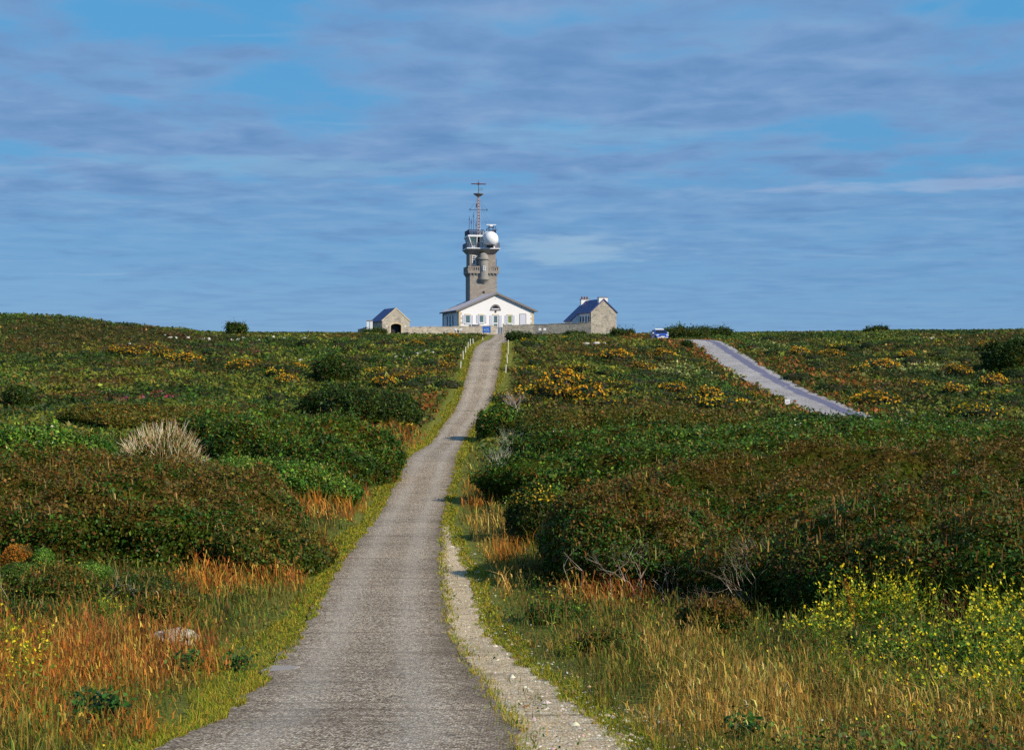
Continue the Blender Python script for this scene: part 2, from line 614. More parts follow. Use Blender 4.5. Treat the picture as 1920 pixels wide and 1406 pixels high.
def leafy(name, trans=0.28, rough=0.55):
    m, t, b, out = new_mat(name)
    at = t.add('ShaderNodeAttribute', attribute_name='Col')
    t.l.new(at.outputs['Color'], b.inputs['Base Color'])
    b.inputs['Roughness'].default_value = rough
    b.inputs['Specular IOR Level'].default_value = 0.25
    tr = t.add('ShaderNodeBsdfTranslucent')
    t.l.new(at.outputs['Color'], tr.inputs['Color'])
    mx = t.add('ShaderNodeMixShader')
    mx.inputs[0].default_value = trans
    t.l.new(b.outputs[0], mx.inputs[1])
    t.l.new(tr.outputs[0], mx.inputs[2])
    t.l.new(mx.outputs[0], out.inputs[0])
    return m


M_LEAF = leafy('leaves')
M_GRASS = leafy('grass', 0.35, 0.6)
M_FLOWER = leafy('petals', 0.3, 0.7)
M_TWIG = leafy('twigs', 0.0, 0.85)


def undergrowth():
    m, t, b, out = new_mat('undergrowth')
    co = t.add('ShaderNodeTexCoord').outputs['Object']
    v = t.add('ShaderNodeTexVoronoi', Scale=13.0)
    t.l.new(co, v.inputs['Vector'])
    sp = t.add('ShaderNodeSeparateColor')
    t.l.new(v.outputs['Color'], sp.inputs[0])
    at = t.add('ShaderNodeAttribute', attribute_name='Col')
    c = t.mix(1.0, at.outputs['Color'], t.math('ADD', t.math('MULTIPLY', sp.outputs[0], 1.4), 0.3), 'MULTIPLY')
    t.put(b.inputs['Base Color'], c)
    b.inputs['Roughness'].default_value = 1.0
    b.inputs['Specular IOR Level'].default_value = 0.0
    bp = t.add('ShaderNodeBump', Strength=1.0, Distance=0.1)
    t.l.new(t.math('ADD', sp.outputs[1], t.noise(co, 9, 5, 0.7)), bp.inputs['Height'])
    t.l.new(bp.outputs[0], b.inputs['Normal'])
    return m


M_UNDER = undergrowth()


def soil():
    m, t, b, out = new_mat('heath_soil')
    co = t.add('ShaderNodeTexCoord').outputs['Object']
    n1 = t.noise(co, 0.16, 6, 0.6)
    n2 = t.noise(co, 2.2, 6, 0.65)
    n3 = t.noise(co, 18, 4, 0.6)
    c = t.ramp(n1, [(0.36, lin(36, 52, 18)), (0.48, lin(64, 66, 24)), (0.57, lin(46, 58, 20)), (0.66, lin(84, 66, 30))])
    c = t.mix(t.math('MULTIPLY', t.ramp(n2, [(0.42, (0, 0, 0)), (0.66, (1, 1, 1))]), 0.7), c, lin(52, 44, 24))
    c = t.mix(1.0, c, t.math('ADD', t.math('MULTIPLY', n3, 0.9), 0.5), 'MULTIPLY')
    at = t.add('ShaderNodeAttribute', attribute_name='verge')
    vg = t.mix(n3, lin(84, 96, 38), lin(142, 138, 66))
    c = t.mix(t.math('MULTIPLY', at.outputs['Fac'], t.math('ADD', t.math('MULTIPLY', n2, 0.6), 0.55), True), c, vg)
    t.put(b.inputs['Base Color'], c)
    b.inputs['Roughness'].default_value = 1
    b.inputs['Specular IOR Level'].default_value = 0.05
    bp = t.add('ShaderNodeBump', Strength=0.7, Distance=0.15)
    t.l.new(t.math('ADD', n2, t.math('MULTIPLY', n3, 0.4)), bp.inputs['Height'])
    t.l.new(bp.outputs[0], b.inputs['Normal'])
    return m


def asphalt(name, base, pebble, edge=True, scale=55, worn=None, gapk=0.7, mixk=0.72):
    """coarse chip-sealed surface; the attribute 'edge' (0 centre .. 1 margin) carries the crumbled margins"""
    m, t, b, out = new_mat(name)
    co = t.add('ShaderNodeTexCoord').outputs['Object']
    v = t.add('ShaderNodeTexVoronoi', Scale=scale)
    t.l.new(co, v.inputs['Vector'])
    sp = t.add('ShaderNodeSeparateColor')
    t.l.new(v.outputs['Color'], sp.inputs[0])
    chips = t.ramp(sp.outputs[0], [(0.0, pebble[0]), (0.22, pebble[0]), (0.4, pebble[1]), (0.7, pebble[2]), (0.9, pebble[3]), (1.0, pebble[4])])
    gap = t.ramp(v.outputs['Distance'], [(0.35, (0, 0, 0)), (0.75, (1, 1, 1))])
    big = t.noise(co, 0.35, 6, 0.6)
    mid = t.noise(t.mapping(co, (0.5, 3.0, 1)), 0.9, 5, 0.65)
    c = t.mix(mixk, base, chips)
    v2 = t.add('ShaderNodeTexVoronoi', Scale=scale * 2.7)
    t.l.new(co, v2.inputs['Vector'])
    s2 = t.add('ShaderNodeSeparateColor')
    t.l.new(v2.outputs['Color'], s2.inputs[0])
    c = t.mix(1.0, c, t.math('ADD', t.math('MULTIPLY', s2.outputs[1], 0.9), 0.55), 'MULTIPLY')
    c = t.mix(t.math('MULTIPLY', gap, gapk), c, lin(60, 52, 44))
    c = t.mix(1.0, c, t.math('ADD', t.math('MULTIPLY', big, 0.9), 0.55), 'MULTIPLY')
    stain = t.ramp(t.noise(co, 1.1, 6, 0.7), [(0.56, (0, 0, 0)), (0.72, (1, 1, 1))])
    c = t.mix(t.math('MULTIPLY', stain, 0.45), c, lin(112, 88, 58))
    c = t.mix(1.0, c, t.math('ADD', t.math('MULTIPLY', mid, 0.36), 0.82), 'MULTIPLY')
    seam = t.ramp(t.noise(t.mapping(co, (0.22, 1.9, 1)), 1.2, 7, 0.7), [(0.56, (0, 0, 0)), (0.61, (1, 1, 1))])
    c = t.mix(t.math('MULTIPLY', seam, 0.5), c, lin(88, 72, 54))
    track = t.ramp(t.math('ABSOLUTE', t.math('SUBTRACT', t.add('ShaderNodeAttribute', attribute_name='edge').outputs['Fac'], 0.42)), [(0.06, (1, 1, 1)), (0.24, (0, 0, 0))])
    c = t.mix(t.math('MULTIPLY', track, 0.20 if edge else 0.0), c, lin(206, 196, 180))
    at = t.add('ShaderNodeAttribute', attribute_name='edge')
    e = t.math('ADD', at.outputs['Fac'], t.math('MULTIPLY', t.math('SUBTRACT', t.noise(co, 2.6, 5, 0.7), 0.5), 0.7))
    ed = t.ramp(e, [(0.66, (0, 0, 0)), (0.95, (1, 1, 1))])
    if edge:
        c = t.mix(t.math('MULTIPLY', ed, 0.62), c, t.mix(t.noise(co, 30, 3, 0.6), lin(58, 48, 40), lin(124, 104, 78)))
    if worn is not None:
        at2 = t.add('ShaderNodeAttribute', attribute_name='worn')
        wn = t.math('ADD', at2.outputs['Fac'], t.math('MULTIPLY', t.math('SUBTRACT', t.noise(t.mapping(co, (1.4, 0.35, 1)), 1.0, 6, 0.7), 0.5), 1.5))
        c = t.mix(t.math('MULTIPLY', t.ramp(wn, [(0.40, (0, 0, 0)), (0.62, (1, 1, 1))]), 0.85), c, worn)
    t.put(b.inputs['Base Color'], c)
    b.inputs['Roughness'].default_value = 0.88
    b.inputs['Specular IOR Level'].default_value = 0.25
    bp = t.add('ShaderNodeBump', Strength=0.8, Distance=0.012)
    bp.invert = True
    t.l.new(t.math('ADD', v.outputs['Distance'], t.math('MULTIPLY', s2.outputs[1], 0.4)), bp.inputs['Height'])
    t.l.new(bp.outputs[0], b.inputs['Normal'])
    return m


# ------------------------------------------------------------------ ground sheet, path, road
def grid_quads(nr, nc):
    i = np.arange(nr - 1)[:, None] * nc + np.arange(nc - 1)[None, :]
    return np.stack([i, i + 1, i + nc + 1, i + nc], -1).reshape(-1, 4)


g = np_mesh('ground', np.stack([GX, GY, GZ], -1).reshape(-1, 3), grid_quads(*GX.shape), mat=soil(), smooth=True)
tag(g, kind='structure')
vt = g.data.attributes.new('verge', 'FLOAT', 'POINT')
_grd = np.array([(-30, -0.2), (0, 0.9), (11, 0.95), (14, 0.78), (17, 0.5), (20, 0.14), (28, -0.68), (38, -1.3), (49, -2.2)])
_out = np.where(GY < 48, np.interp(GY, _grd[:, 0], _grd[:, 1]), path_r(GY))
_vs = np.where(GX > path_c(GY), np.maximum(GX - _out, 0), np.maximum(path_l(GY) - GX, 0))
vt.data.foreach_set('value', ((1 - sstep(0.6, 1.6, _vs)) * (GY < 216)).ravel().astype(np.float32))


def strip(name, ys, lf, rf, zf, nx, mat, lift=0.0, jag=0.0, worn=False, crown=0.0):
    L, R = lf(ys), rf(ys)
    L = L + (fbm(ys * 1.3, ys * 0 + 2.5, 21, 4) - 0.5) * jag
    R = R + (fbm(ys * 1.3, ys * 0 + 9.5, 22, 4) - 0.5) * jag
    t = np.linspace(0, 1, nx)
    X = L[:, None] * (1 - t) + R[:, None] * t
    Y = np.repeat(ys[:, None], nx, 1)
    Z = zf(X, Y) + lift + crown * (1 - (2 * t - 1) ** 4)[None, :]
    o = np_mesh(name, np.stack([X, Y, Z], -1).reshape(-1, 3), grid_quads(*X.shape), mat=mat, smooth=True)
    a = o.data.attributes.new('edge', 'FLOAT', 'POINT')
    a.data.foreach_set('value', np.repeat(np.where(t > 0.5, 2 * t - 1, 0.86 * (1 - 2 * t))[None, :], len(ys), 0).ravel().astype(np.float32))
    return o


PEB = (lin(88, 66, 46), lin(180, 156, 124), lin(210, 188, 156), lin(236, 218, 190), lin(250, 236, 212))
m_path = asphalt('worn_path_surface', lin(206, 186, 156), PEB, True, 40, mixk=0.88)
yy = np.unique(np.concatenate([np.arange(-30, 8, 0.5), np.arange(8, 60, 0.12), np.arange(60, 218, 0.4)]))
o = strip('footpath', yy, path_l, path_r, lambda X, Y: path_z(Y) + (fbm(X * 0.8, Y * 0.8, 5, 3) - 0.5) * 0.03, 15, m_path, 0.0, 0.24, crown=0.02)
tag(o, kind='structure')

# pale gravel wash-out along the right margin
GRV = [(-30, -1.2, -0.2), (0, 0.0, 0.9), (8, 0.05, 0.85), (11, 0.03, 0.95), (14, -0.08, 0.78), (17, -0.32, 0.5), (20, -0.66, 0.14), (24, -1.05, -0.42), (28, -1.28, -0.68), (33, -1.5, -0.95), (38, -1.8, -1.3), (43, -2.08, -1.72), (46, -2.2, -1.98), (49, -2.3, -2.2)]
_g = np.array(GRV)
grv_l, grv_r = smooth_interp(_g[:, 0], _g[:, 1] - 0.12), smooth_interp(_g[:, 0], _g[:, 2])
m_grav = asphalt('pale_gravel', lin(216, 188, 142), (lin(166, 140, 102), lin(206, 180, 138), lin(218, 196, 156), lin(232, 216, 184), lin(248, 242, 226)), False, 34, gapk=0.25)
yg = np.arange(-30, 49, 0.12)
o = strip('gravel_margin', yg, grv_l, grv_r, lambda X, Y: np.maximum(ground(X, Y), path_z(Y) - 0.05) + 0.012 + (fbm(X * 6, Y * 6, 8, 3) - 0.5) * 0.02, 9, m_grav, 0.0, 0.35)
tag(o, kind='structure')

# far road
m_road = asphalt('road_surface', lin(202, 196, 192), (lin(150, 144, 138), lin(188, 182, 176), lin(202, 196, 190), lin(216, 210, 204), lin(232, 228, 224)), False, 30, worn=lin(98, 98, 124))
V, E, WN = [], [], []
tt = np.linspace(0, 1, 9)
RC = catmull([Vector(p) for p in ROADC], 3)
for i, p in enumerate(RC):
    t_ = RC[min(i + 1, len(RC) - 1)] - RC[max(i - 1, 0)]
    t_.z = 0
    t_.normalize()
    nn = Vector((-t_.y, t_.x, 0))
    for q in tt:
        e = p + nn * ROAD_W * (0.5 - q)
        V.append((e.x, e.y, p.z + 0.02 * (1 - (2 * q - 1) ** 2)))
        WN.append(math.exp(-((q - 0.70) / 0.17) ** 2) * 0.9)
        E.append(abs(2 * q - 1))
o = np_mesh('road', V, grid_quads(len(RC), 9), mat=m_road, smooth=True)
for nm, dat in (('edge', E), ('worn', WN)):
    a = o.data.attributes.new(nm, 'FLOAT', 'POINT')
    a.data.foreach_set('value', np.array(dat, np.float32))
tag(o, kind='structure')

# ------------------------------------------------------------------ buildings on the rise
m_white = plain('white_render', lin(236, 234, 232), 0.85, 0, 0.2, 0.05, 0.8)
m_trim = plain('white_paint', lin(232, 232, 232), 0.5, 0, 0.4, 0.04)
m_shut = plain('shutter_paint', lin(202, 204, 216), 0.6, 0, 0.3, 0.05)
m_zinc = plain('zinc_roof', lin(146, 148, 162), 0.5, 0.15, 0.5, 0.16, 0.6)
m_slate = plain('blue_slate', lin(62, 66, 118), 0.55, 0, 0.5, 0.25, 2.2)
m_verge = plain('grey_verge', lin(128, 122, 118), 0.8)
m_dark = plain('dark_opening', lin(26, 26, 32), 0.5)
m_glass = plain('window_glass', lin(84, 112, 118), 0.25, 0, 0.35, 0.1)
m_green = plain('green_glass', lin(120, 138, 70), 0.2, 0, 0.7, 0.2)
m_navy = plain('dark_glass', lin(30, 34, 54), 0.25, 0, 0.35, 0.1)
m_quoin = stone('quoin_stone', [lin(196, 176, 140), lin(214, 196, 164), lin(182, 160, 126)], lin(206, 190, 160), 1.5, 1.2, 0.1)
m_rubble = stone('rubble_wall', [lin(112, 106, 102), lin(164, 152, 132), lin(140, 132, 120), lin(186, 174, 152), lin(120, 110, 98), lin(172, 160, 138)], lin(198, 190, 174), 2.3, 1.7)
m_tower = stone('tower_granite', [lin(112, 108, 108), lin(150, 143, 132), lin(146, 124, 114), lin(162, 153, 138), lin(124, 120, 118)], lin(152, 146, 136), 1.8, 1.9)
m_grey = stone('grey_granite', [lin(132, 128, 124), lin(148, 144, 136), lin(140, 134, 128)], lin(150, 146, 138), 1.6, 1.6, 0.15)
m_conc = plain('concrete', lin(150, 142, 134), 0.85, 0, 0.2, 0.14, 1.5)
m_steel = plain('dark_steel', lin(62, 66, 88), 0.5, 0.3, 0.5, 0.1)
m_mast = plain('mast_red_white', lin(196, 170, 160), 0.6)
m_mastd = plain('mast_dark', lin(84, 66, 62), 0.6)
m_radome = plain('radome_shell', lin(238, 238, 238), 0.45, 0, 0.4, 0.04, 1.2)
m_radshade = plain('radome_painted_shade', lin(96, 94, 86), 0.9, 0, 0.1, 0.3, 3)  # dark tone standing in for shade under the radome
m_pot = plain('terracotta', lin(120, 74, 58), 0.8)


def window(par, xc, z0, wd, ht, y, glass, name='window', bars=(1, 1), side=None, sill=True, frame_mat=None, ft=0.07):
    """frame proud of the wall, pane set back in it; side='left' puts it on a wall whose outside is -X at x=y"""
    def pt(a0, a1, b0, b1, c0, c1, mb):
        if side == 'left':
            mb.box(y + b0, y + b1, xc - a1, xc - a0, c0, c1)
        else:
            mb.box(xc + a0, xc + a1, y + b0, y + b1, c0, c1)
    f = MB()
    hw_ = wd / 2
    pt(-hw_, -hw_ + ft, -0.06, 0.05, z0, z0 + ht, f)
    pt(hw_ - ft, hw_, -0.06, 0.05, z0, z0 + ht, f)
    pt(-hw_ + ft, hw_ - ft, -0.06, 0.05, z0 + ht - ft, z0 + ht, f)
    pt(-hw_ + ft, hw_ - ft, -0.06, 0.05, z0, z0 + ft, f)
    for k in range(bars[0]):
        xx = -hw_ + wd * (k + 1) / (bars[0] + 1)
        pt(xx - 0.025, xx + 0.025, -0.045, 0.03, z0 + ft, z0 + ht - ft, f)
    for k in range(bars[1]):
        zz = z0 + ht * (k + 1) / (bars[1] + 1)
        pt(-hw_ + ft, hw_ - ft, -0.04, 0.03, zz - 0.025, zz + 0.025, f)
    fo = f.build(name, frame_mat or m_trim, par)
    p = MB()
    pt(-hw_ + ft, hw_ - ft, -0.025, 0.04, z0 + ft, z0 + ht - ft, p)
    p.build('pane', glass, fo)
    if sill:
        s = MB()
        pt(-hw_ - 0.08, hw_ + 0.08, -0.13, 0.05, z0 - 0.09, z0 - 0.002, s)
        s.build('sill', m_trim, fo)
    return fo


def shutter(par, xc, z0, wd, ht, y):
    m = MB()
    m.box(xc - wd / 2, xc - wd / 2 + 0.05, y - 0.06, y - 0.01, z0, z0 + ht)
    m.box(xc + wd / 2 - 0.05, xc + wd / 2, y - 0.06, y - 0.01, z0, z0 + ht)
    n = 9
    for k in range(n):
        zz = z0 + ht * k / n
        m.box(xc - wd / 2 + 0.05, xc + wd / 2 - 0.05, y - 0.05, y - 0.012, zz + 0.01, zz + ht / n - 0.012)
    return m.build('shutter', m_shut, par)


# --- white signal-station house
TH = rad(13.5)
K1 = 222 / FOC
hx, hy, hz = W(931, 625, 222)
house = empty('signal_station_house', (hx, hy, hz), TH)
tag(house, 'white house with grey roof and wide gable at the end of the path', 'house')
HW, HD, HE, HA = 5.92, 13.0, 3.55, 6.1
MB().extrude_y([(-HW, -0.8), (HW, -0.8), (HW, HE), (0, HA), (-HW, HE)], 0, HD).build('wall', m_white, house)
sl = (HA - HE) / HW
ro = MB()
for sgn in (-1, 1):
    xe = sgn * 6.32
    pts = [(0, HA + 0.004), (xe, HA - sl * 6.32 + 0.004), (xe, HA - sl * 6.32 + 0.17), (0, HA + 0.19)]
    if sgn > 0: pts = pts[::-1]
    ro.extrude_y(pts, -0.30, HD + 0.3)
roof = ro.build('roof', m_zinc, house)
sm = MB()
for k in range(12):
    y = 0.4 + k * 1.1
    for sgn in (-1, 1):
        sm.hexa([(sgn * 0.1, y, HA + 0.15), (sgn * 6.3, y, HA - sl * 6.3 + 0.17), (sgn * 6.3, y + 0.06, HA - sl * 6.3 + 0.17), (sgn * 0.1, y + 0.06, HA + 0.15)],
                [(sgn * 0.1, y, HA + 0.22), (sgn * 6.3, y, HA - sl * 6.3 + 0.235), (sgn * 6.3, y + 0.06, HA - sl * 6.3 + 0.235), (sgn * 0.1, y + 0.06, HA + 0.22)])
tag(sm.build('standing_seam', m_zinc, roof), kind='stuff')
vg = MB()
for sgn in (-1, 1):
    pts = [(0, HA - 0.10), (sgn * 6.38, HA - sl * 6.38 - 0.10), (sgn * 6.38, HA - sl * 6.38 + 0.21), (0, HA + 0.22)]
    if sgn > 0: pts = pts[::-1]
    vg.extrude_y(pts, -0.38, -0.303)
vg.build('gable_verge', m_verge, house)
for sgn in (-1, 1):
    MB().tube([(sgn * 6.42, -0.3, HE - 0.14), (sgn * 6.42, HD + 0.3, HE - 0.14)], 0.09, 8).build('gutter', m_steel, house)
MB().tube([(-HW - 0.09, HD - 0.3, HE - 0.1), (-HW - 0.09, HD - 0.3, -0.5)], 0.06, 8).build('downpipe', m_navy, house)
q = MB()
for k in range(11):
    z = -0.3 + k * 0.35
    a, b = (0.5, 0.28) if k % 2 else (0.28, 0.5)
    for sgn in (-1, 1):
        x0, x1 = (-HW - 0.02, -HW + a) if sgn < 0 else (HW - a, HW + 0.02)
        q.box(x0, x1, -0.025, 0.02, z, z + 0.335)
        if sgn < 0: q.box(-HW - 0.025, -HW + 0.02, 0.021, b + 0.45, z, z + 0.335)
tag(q.build('quoin', m_quoin, house), kind='stuff')
fx = lambda px: (px - 931) * K1 / math.cos(TH)
fz = lambda py: (625 - py) * K1
for a, b, t_, bt, gl in ((872.7, 882.3, 591, 606.7, m_glass), (898.3, 907.2, 591, 605.5, m_glass), (951.5, 960, 591, 606.5, m_green)):
    wn_ = window(house, fx((a + b) / 2), fz(bt), (b - a) * K1, (bt - t_) * K1, 0, gl, bars=(0, 0))
    MB().box(fx(a) - 0.12, fx(b) + 0.12, -0.06, 0.02, fz(t_) + 0.003, fz(t_) + 0.16).build('lintel', m_quoin, wn_)
    for cx_ in (a - 2.7, b + 2.7):
        shutter(house, fx(cx_), fz(bt) - 0.02, 0.36, (bt - t_) * K1 + 0.02, 0)
dr = MB()
a, b = fx(924.7), fx(933.6)
dr.box(a, a + 0.09, -0.06, 0.05, 0, fz(591)).box(b - 0.09, b, -0.06, 0.05, 0, fz(591)).box(a + 0.09, b - 0.09, -0.06, 0.05, fz(591) - 0.1, fz(591)).box(a + 0.09, b - 0.09, -0.05, 0.05, 1.45, 1.62)
dr.box(a + 0.09, b - 0.09, -0.045, 0.05, 0, 0.75)
door = dr.build('door', m_trim, house)
MB().box(a + 0.09, b - 0.09, -0.02, 0.03, 1.62, fz(591) - 0.1).build('fanlight_pane', m_glass, door)
MB().box(a + 0.09, b - 0.09, -0.02, 0.03, 0.75, 1.45).build('pane', m_glass, door)
MB().tube([(b - 0.13, -0.09, 1.0), (b - 0.13, -0.09, 1.14)], 0.02, 6).build('handle', m_steel, door)
MB().box(a - 0.12, b + 0.12, -0.06, 0.02, fz(591) + 0.003, fz(591) + 0.16).build('lintel', m_quoin, door)
for cx_ in (920.7, 938.2):
    shutter(house, fx(cx_), 0.1, 0.4, fz(591) - 0.1, 0)
MB().box(fx(974.7), fx(986.2), -0.03, 0.02, 0.0, fz(588.5)).build('blind_doorway', m_shut, house)
br = MB()
br.box(fx(974.2), fx(974.9), -0.05, 0.02, 0, fz(588)).box(fx(986), fx(986.7), -0.05, 0.02, 0, fz(588)).box(fx(974.9), fx(986), -0.05, 0.02, fz(588.5), fz(587.8))
br.build('doorway_frame', m_verge, house)
# half-round window in the gable
cx_, cz_ = fx(929.2), fz(580.2)
def arc(r0, r1, y0, y1, n=16, a0=0, a1=PI):
    m = MB()
    for k in range(n):
        p, q_ = a0 + (a1 - a0) * k / n, a0 + (a1 - a0) * (k + 1) / n
        o_ = [(cx_ + r * math.cos(t), cz_ + r * math.sin(t)) for r, t in ((r0, p), (r1, p), (r1, q_), (r0, q_))]
        m.hexa([(x, y0, z) for x, z in o_], [(x, y1, z) for x, z in o_])
    return m
lun = arc(0.56, 0.80, -0.07, 0.02).build('lunette_window', m_verge, house)
arc(0.0, 0.56, -0.02, 0.02).build('pane', m_navy, lun)
MB().box(cx_ - 0.56, cx_ + 0.56, -0.05, 0.02, cz_ + 0.02, cz_ + 0.14).build('sill', m_trim, lun)
MB().box(cx_ - 0.86, cx_ + 0.86, -0.09, 0.02, cz_ - 0.15, cz_ - 0.003).build('sill', m_verge, lun)
bb = MB()
bb.lathe([(0.0, -0.10), (0.12, -0.09), (0.17, -0.03), (0.17, 0.03)], 14)
bb.v = [(cx_ + x, z, fz(584.6) + y) for x, y, z in bb.v]
bb.build('bell', m_mastd, house)
MB().box(fx(927.8), fx(929.6), -0.03, 0.02, fz(561), fz(559.6)).build('vent', m_shut, house)
for y in (4.6, 6.9, 9.2):
    window(house, y, 0.55, 0.5, 2.3, -HW, m_navy, bars=(0, 2), side='left', frame_mat=m_navy)

# --- granite signal tower
TT = rad(10.5)
K2 = 231 / FOC
tx, ty, _z = W(906.5, 625, 231)
BZ = 3.3
tower = empty('signal_tower', (tx, ty, BZ), TT)
tag(tower, 'square granite signal tower with white radar ball and mast above the white house', 'tower')
tz = lambda py: (HY - py) * K2 - BZ
MB().box(-2.2, 2.2, 0, 4.5, -0.8, 9.72).build('lower_shaft', m_tower, tower)
MB().box(-2.12, 2.12, 0.75, 4.3, 9.722, 12.97).build('upper_shaft', m_tower, tower)
# balcony
BH, BY = 2.52, 2.25
MB().box(-BH, BH, BY - BH, BY + BH, 9.74, 10.06).build('balcony_floor', m_tower, tower)
pa = MB()
for sx in (-1, 1):
    for sy in (-1, 1):
        pa.box(sx * BH - 0.2 * (sx > 0) - 0.0 * (sx < 0), sx * BH + 0.2 * (sx < 0), BY + sy * BH - 0.2 * (sy > 0), BY + sy * BH + 0.2 * (sy < 0), 10.062, 10.9)
for y0 in (BY - BH, BY + BH - 0.2):
    pa.box(-BH + 0.2, BH - 0.2, y0 + 0.01, y0 + 0.19, 10.68, 10.88)
    pa.box(-BH + 0.2, BH - 0.2, y0 + 0.01, y0 + 0.19, 10.062, 10.2)
for x0 in (-BH, BH - 0.2):
    pa.box(x0 + 0.01, x0 + 0.19, BY - BH + 0.2, BY + BH - 0.2, 10.68, 10.88)
    pa.box(x0 + 0.01, x0 + 0.19, BY - BH + 0.2, BY + BH - 0.2, 10.062, 10.2)
par = pa.build('parapet', m_tower, tower)
bl = MB()
for k in range(13):
    u = -BH + 0.45 + k * (2 * BH - 0.9) / 12
    for y in (BY - BH + 0.1, BY + BH - 0.1):
        bl.box(u - 0.09, u + 0.09, y - 0.07, y + 0.07, 10.2, 10.68)
    for x in (-BH + 0.1, BH - 0.1):
        bl.box(x - 0.07, x + 0.07, BY + u - 0.09, BY + u + 0.09, 10.2, 10.68)
tag(bl.build('baluster', m_tower, par), kind='stuff')
cb = MB()
for k in range(9):
    u = -2.1 + k * 4.2 / 8
    cb.hexa([(u - 0.11, -0.003, 9.3), (u + 0.11, -0.003, 9.3), (u + 0.11, -0.003, 9.735), (u - 0.11, -0.003, 9.735)], [(u - 0.11, -0.06, 9.36), (u + 0.11, -0.06, 9.36), (u + 0.11, -0.26, 9.735), (u - 0.11, -0.26, 9.735)])
    v_ = BY + u
    cb.hexa([(-2.203, v_ - 0.11, 9.3), (-2.203, v_ + 0.11, 9.3), (-2.203, v_ + 0.11, 9.735), (-2.203, v_ - 0.11, 9.735)], [(-2.26, v_ - 0.11, 9.36), (-2.26, v_ + 0.11, 9.36), (-2.5, v_ + 0.11, 9.735), (-2.5, v_ - 0.11, 9.735)])
tag(cb.build('corbel', m_grey, tower), kind='stuff')
# round turret on the front
tu = MB()
tu.lathe([(0.02, 7.55), (0.10, 7.62), (0.08, 7.78), (0.22, 7.95), (0.5, 8.3), (0.72, 8.55), (0.94, 8.70), (0.98, 8.88), (0.8, 8.92), (0.8, 11.92), (0.98, 11.95), (0.98, 12.12), (0.82, 12.2), (0.74, 12.5), (0.6, 12.8), (0.3, 13.0), (0.0, 13.08)], 28, 0.02, 0.2)
turret = tu.build('stair_turret', m_grey, tower, smooth=True)
turret.modifiers.new('edges', 'EDGE_SPLIT').split_angle = rad(28)
window(turret, 0.02, 10.15, 0.42, 0.72, -0.62, m_navy, bars=(1, 1), sill=False, ft=0.08)
window(tower, -1.42, 11.15, 0.66, 1.5, 0.75, m_navy, bars=(1, 3), ft=0.1)
MB().box(-0.15, 0.2, -0.03, 0.03, 6.55, 6.85).build('slit_window', m_dark, tower)
# flared platform
h0, h1, cy0 = 2.12, 2.66, 2.5
fl = MB().hexa([(-h0, 0.75, 12.972), (h0, 0.75, 12.972), (h0, 4.3, 12.972), (-h0, 4.3, 12.972)], [(-h1, cy0 - h1, 13.66), (h1, cy0 - h1, 13.66), (h1, cy0 + h1, 13.66), (-h1, cy0 + h1, 13.66)])
fl.build('platform_flare', m_conc, tower)
MB().box(-2.7, 2.7, cy0 - 2.7, cy0 + 2.7, 13.662, 13.80).build('platform_rim', m_trim, tower)


def railing(name, pts, z0, h, step, bars, r, mat, par):
    m = MB()
    for a, b in zip(pts, pts[1:]):
        a, b = Vector(a), Vector(b)
        L = (b - a).length
        n = max(1, round(L / step))
        for k in range(n + 1):
            p = a + (b - a) * k / n
            m.tube([(p.x, p.y, z0), (p.x, p.y, z0 + h)], r, 5)
        for j in range(bars):
            z = z0 + h * (j + 1) / bars
            m.tube([(a.x, a.y, z), (b.x, b.y, z)], r * (1.2 if j == bars - 1 else 0.7), 5)
    return m.build(name, mat, par)


m_rail = plain('grey_rail', lin(120, 124, 138), 0.5, 0.2)
railing('platform_railing', [(-0.2, cy0 - 2.6), (-2.6, cy0 - 2.6), (-2.6, cy0 + 2.6), (2.6, cy0 + 2.6), (2.6, cy0 - 2.6), (1.9, cy0 - 2.6)], 13.8, 0.85, 0.3, 5, 0.028, m_rail, tower)
# control cabin
MB().box(-0.55, 2.0, 0.45, 4.2, 13.802, 15.58).build('cabin_wall', m_white, tower)
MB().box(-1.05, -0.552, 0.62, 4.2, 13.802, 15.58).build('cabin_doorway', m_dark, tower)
MB().box(-1.85, -1.052, 0.35, 4.1, 13.802, 14.25).build('cabin_sill', m_white, tower)
lo = [(-1.85, 0.35), (-1.06, 0.35), (-1.06, 4.1), (-1.85, 4.1)]
hi = [(-2.35, 0.0), (-1.06, 0.0), (-1.06, 4.3), (-2.35, 4.3)]
MB().hexa([(x, y, 14.252) for x, y in lo], [(x, y, 15.575) for x, y in hi]).build('cabin_glazing', m_glass, tower)
for (xa, ya), (xb, yb) in [((-1.87, 0.33), (-2.37, -0.02)), ((-1.06, 0.33), (-1.06, -0.02)), ((-1.87, 1.6), (-2.37, 1.5)), ((-1.87, 2.9), (-2.37, 2.9)), ((-1.87, 4.12), (-2.37, 4.32))]:
    MB().tube([(xa, ya, 14.25), (xb, yb, 15.58)], 0.085, 6).build('cabin_mullion', m_trim, tower)
MB().box(-2.5, 2.1, -0.12, 4.45, 15.582, 15.86).build('cabin_roof', m_trim, tower)
railing('roof_railing', [(0.1, 0.0), (-2.35, 0.0), (-2.35, 4.3), (2.0, 4.3), (2.0, 0.0), (0.9, 0.0)], 15.86, 0.85, 0.28, 5, 0.04, m_steel, tower)
MB().box(-0.62, -0.42, 0.2, 0.5, 15.862, 16.85).box(-0.1, 0.06, 0.2, 0.5, 15.862, 16.5).build('roof_cabinet', m_trim, tower)
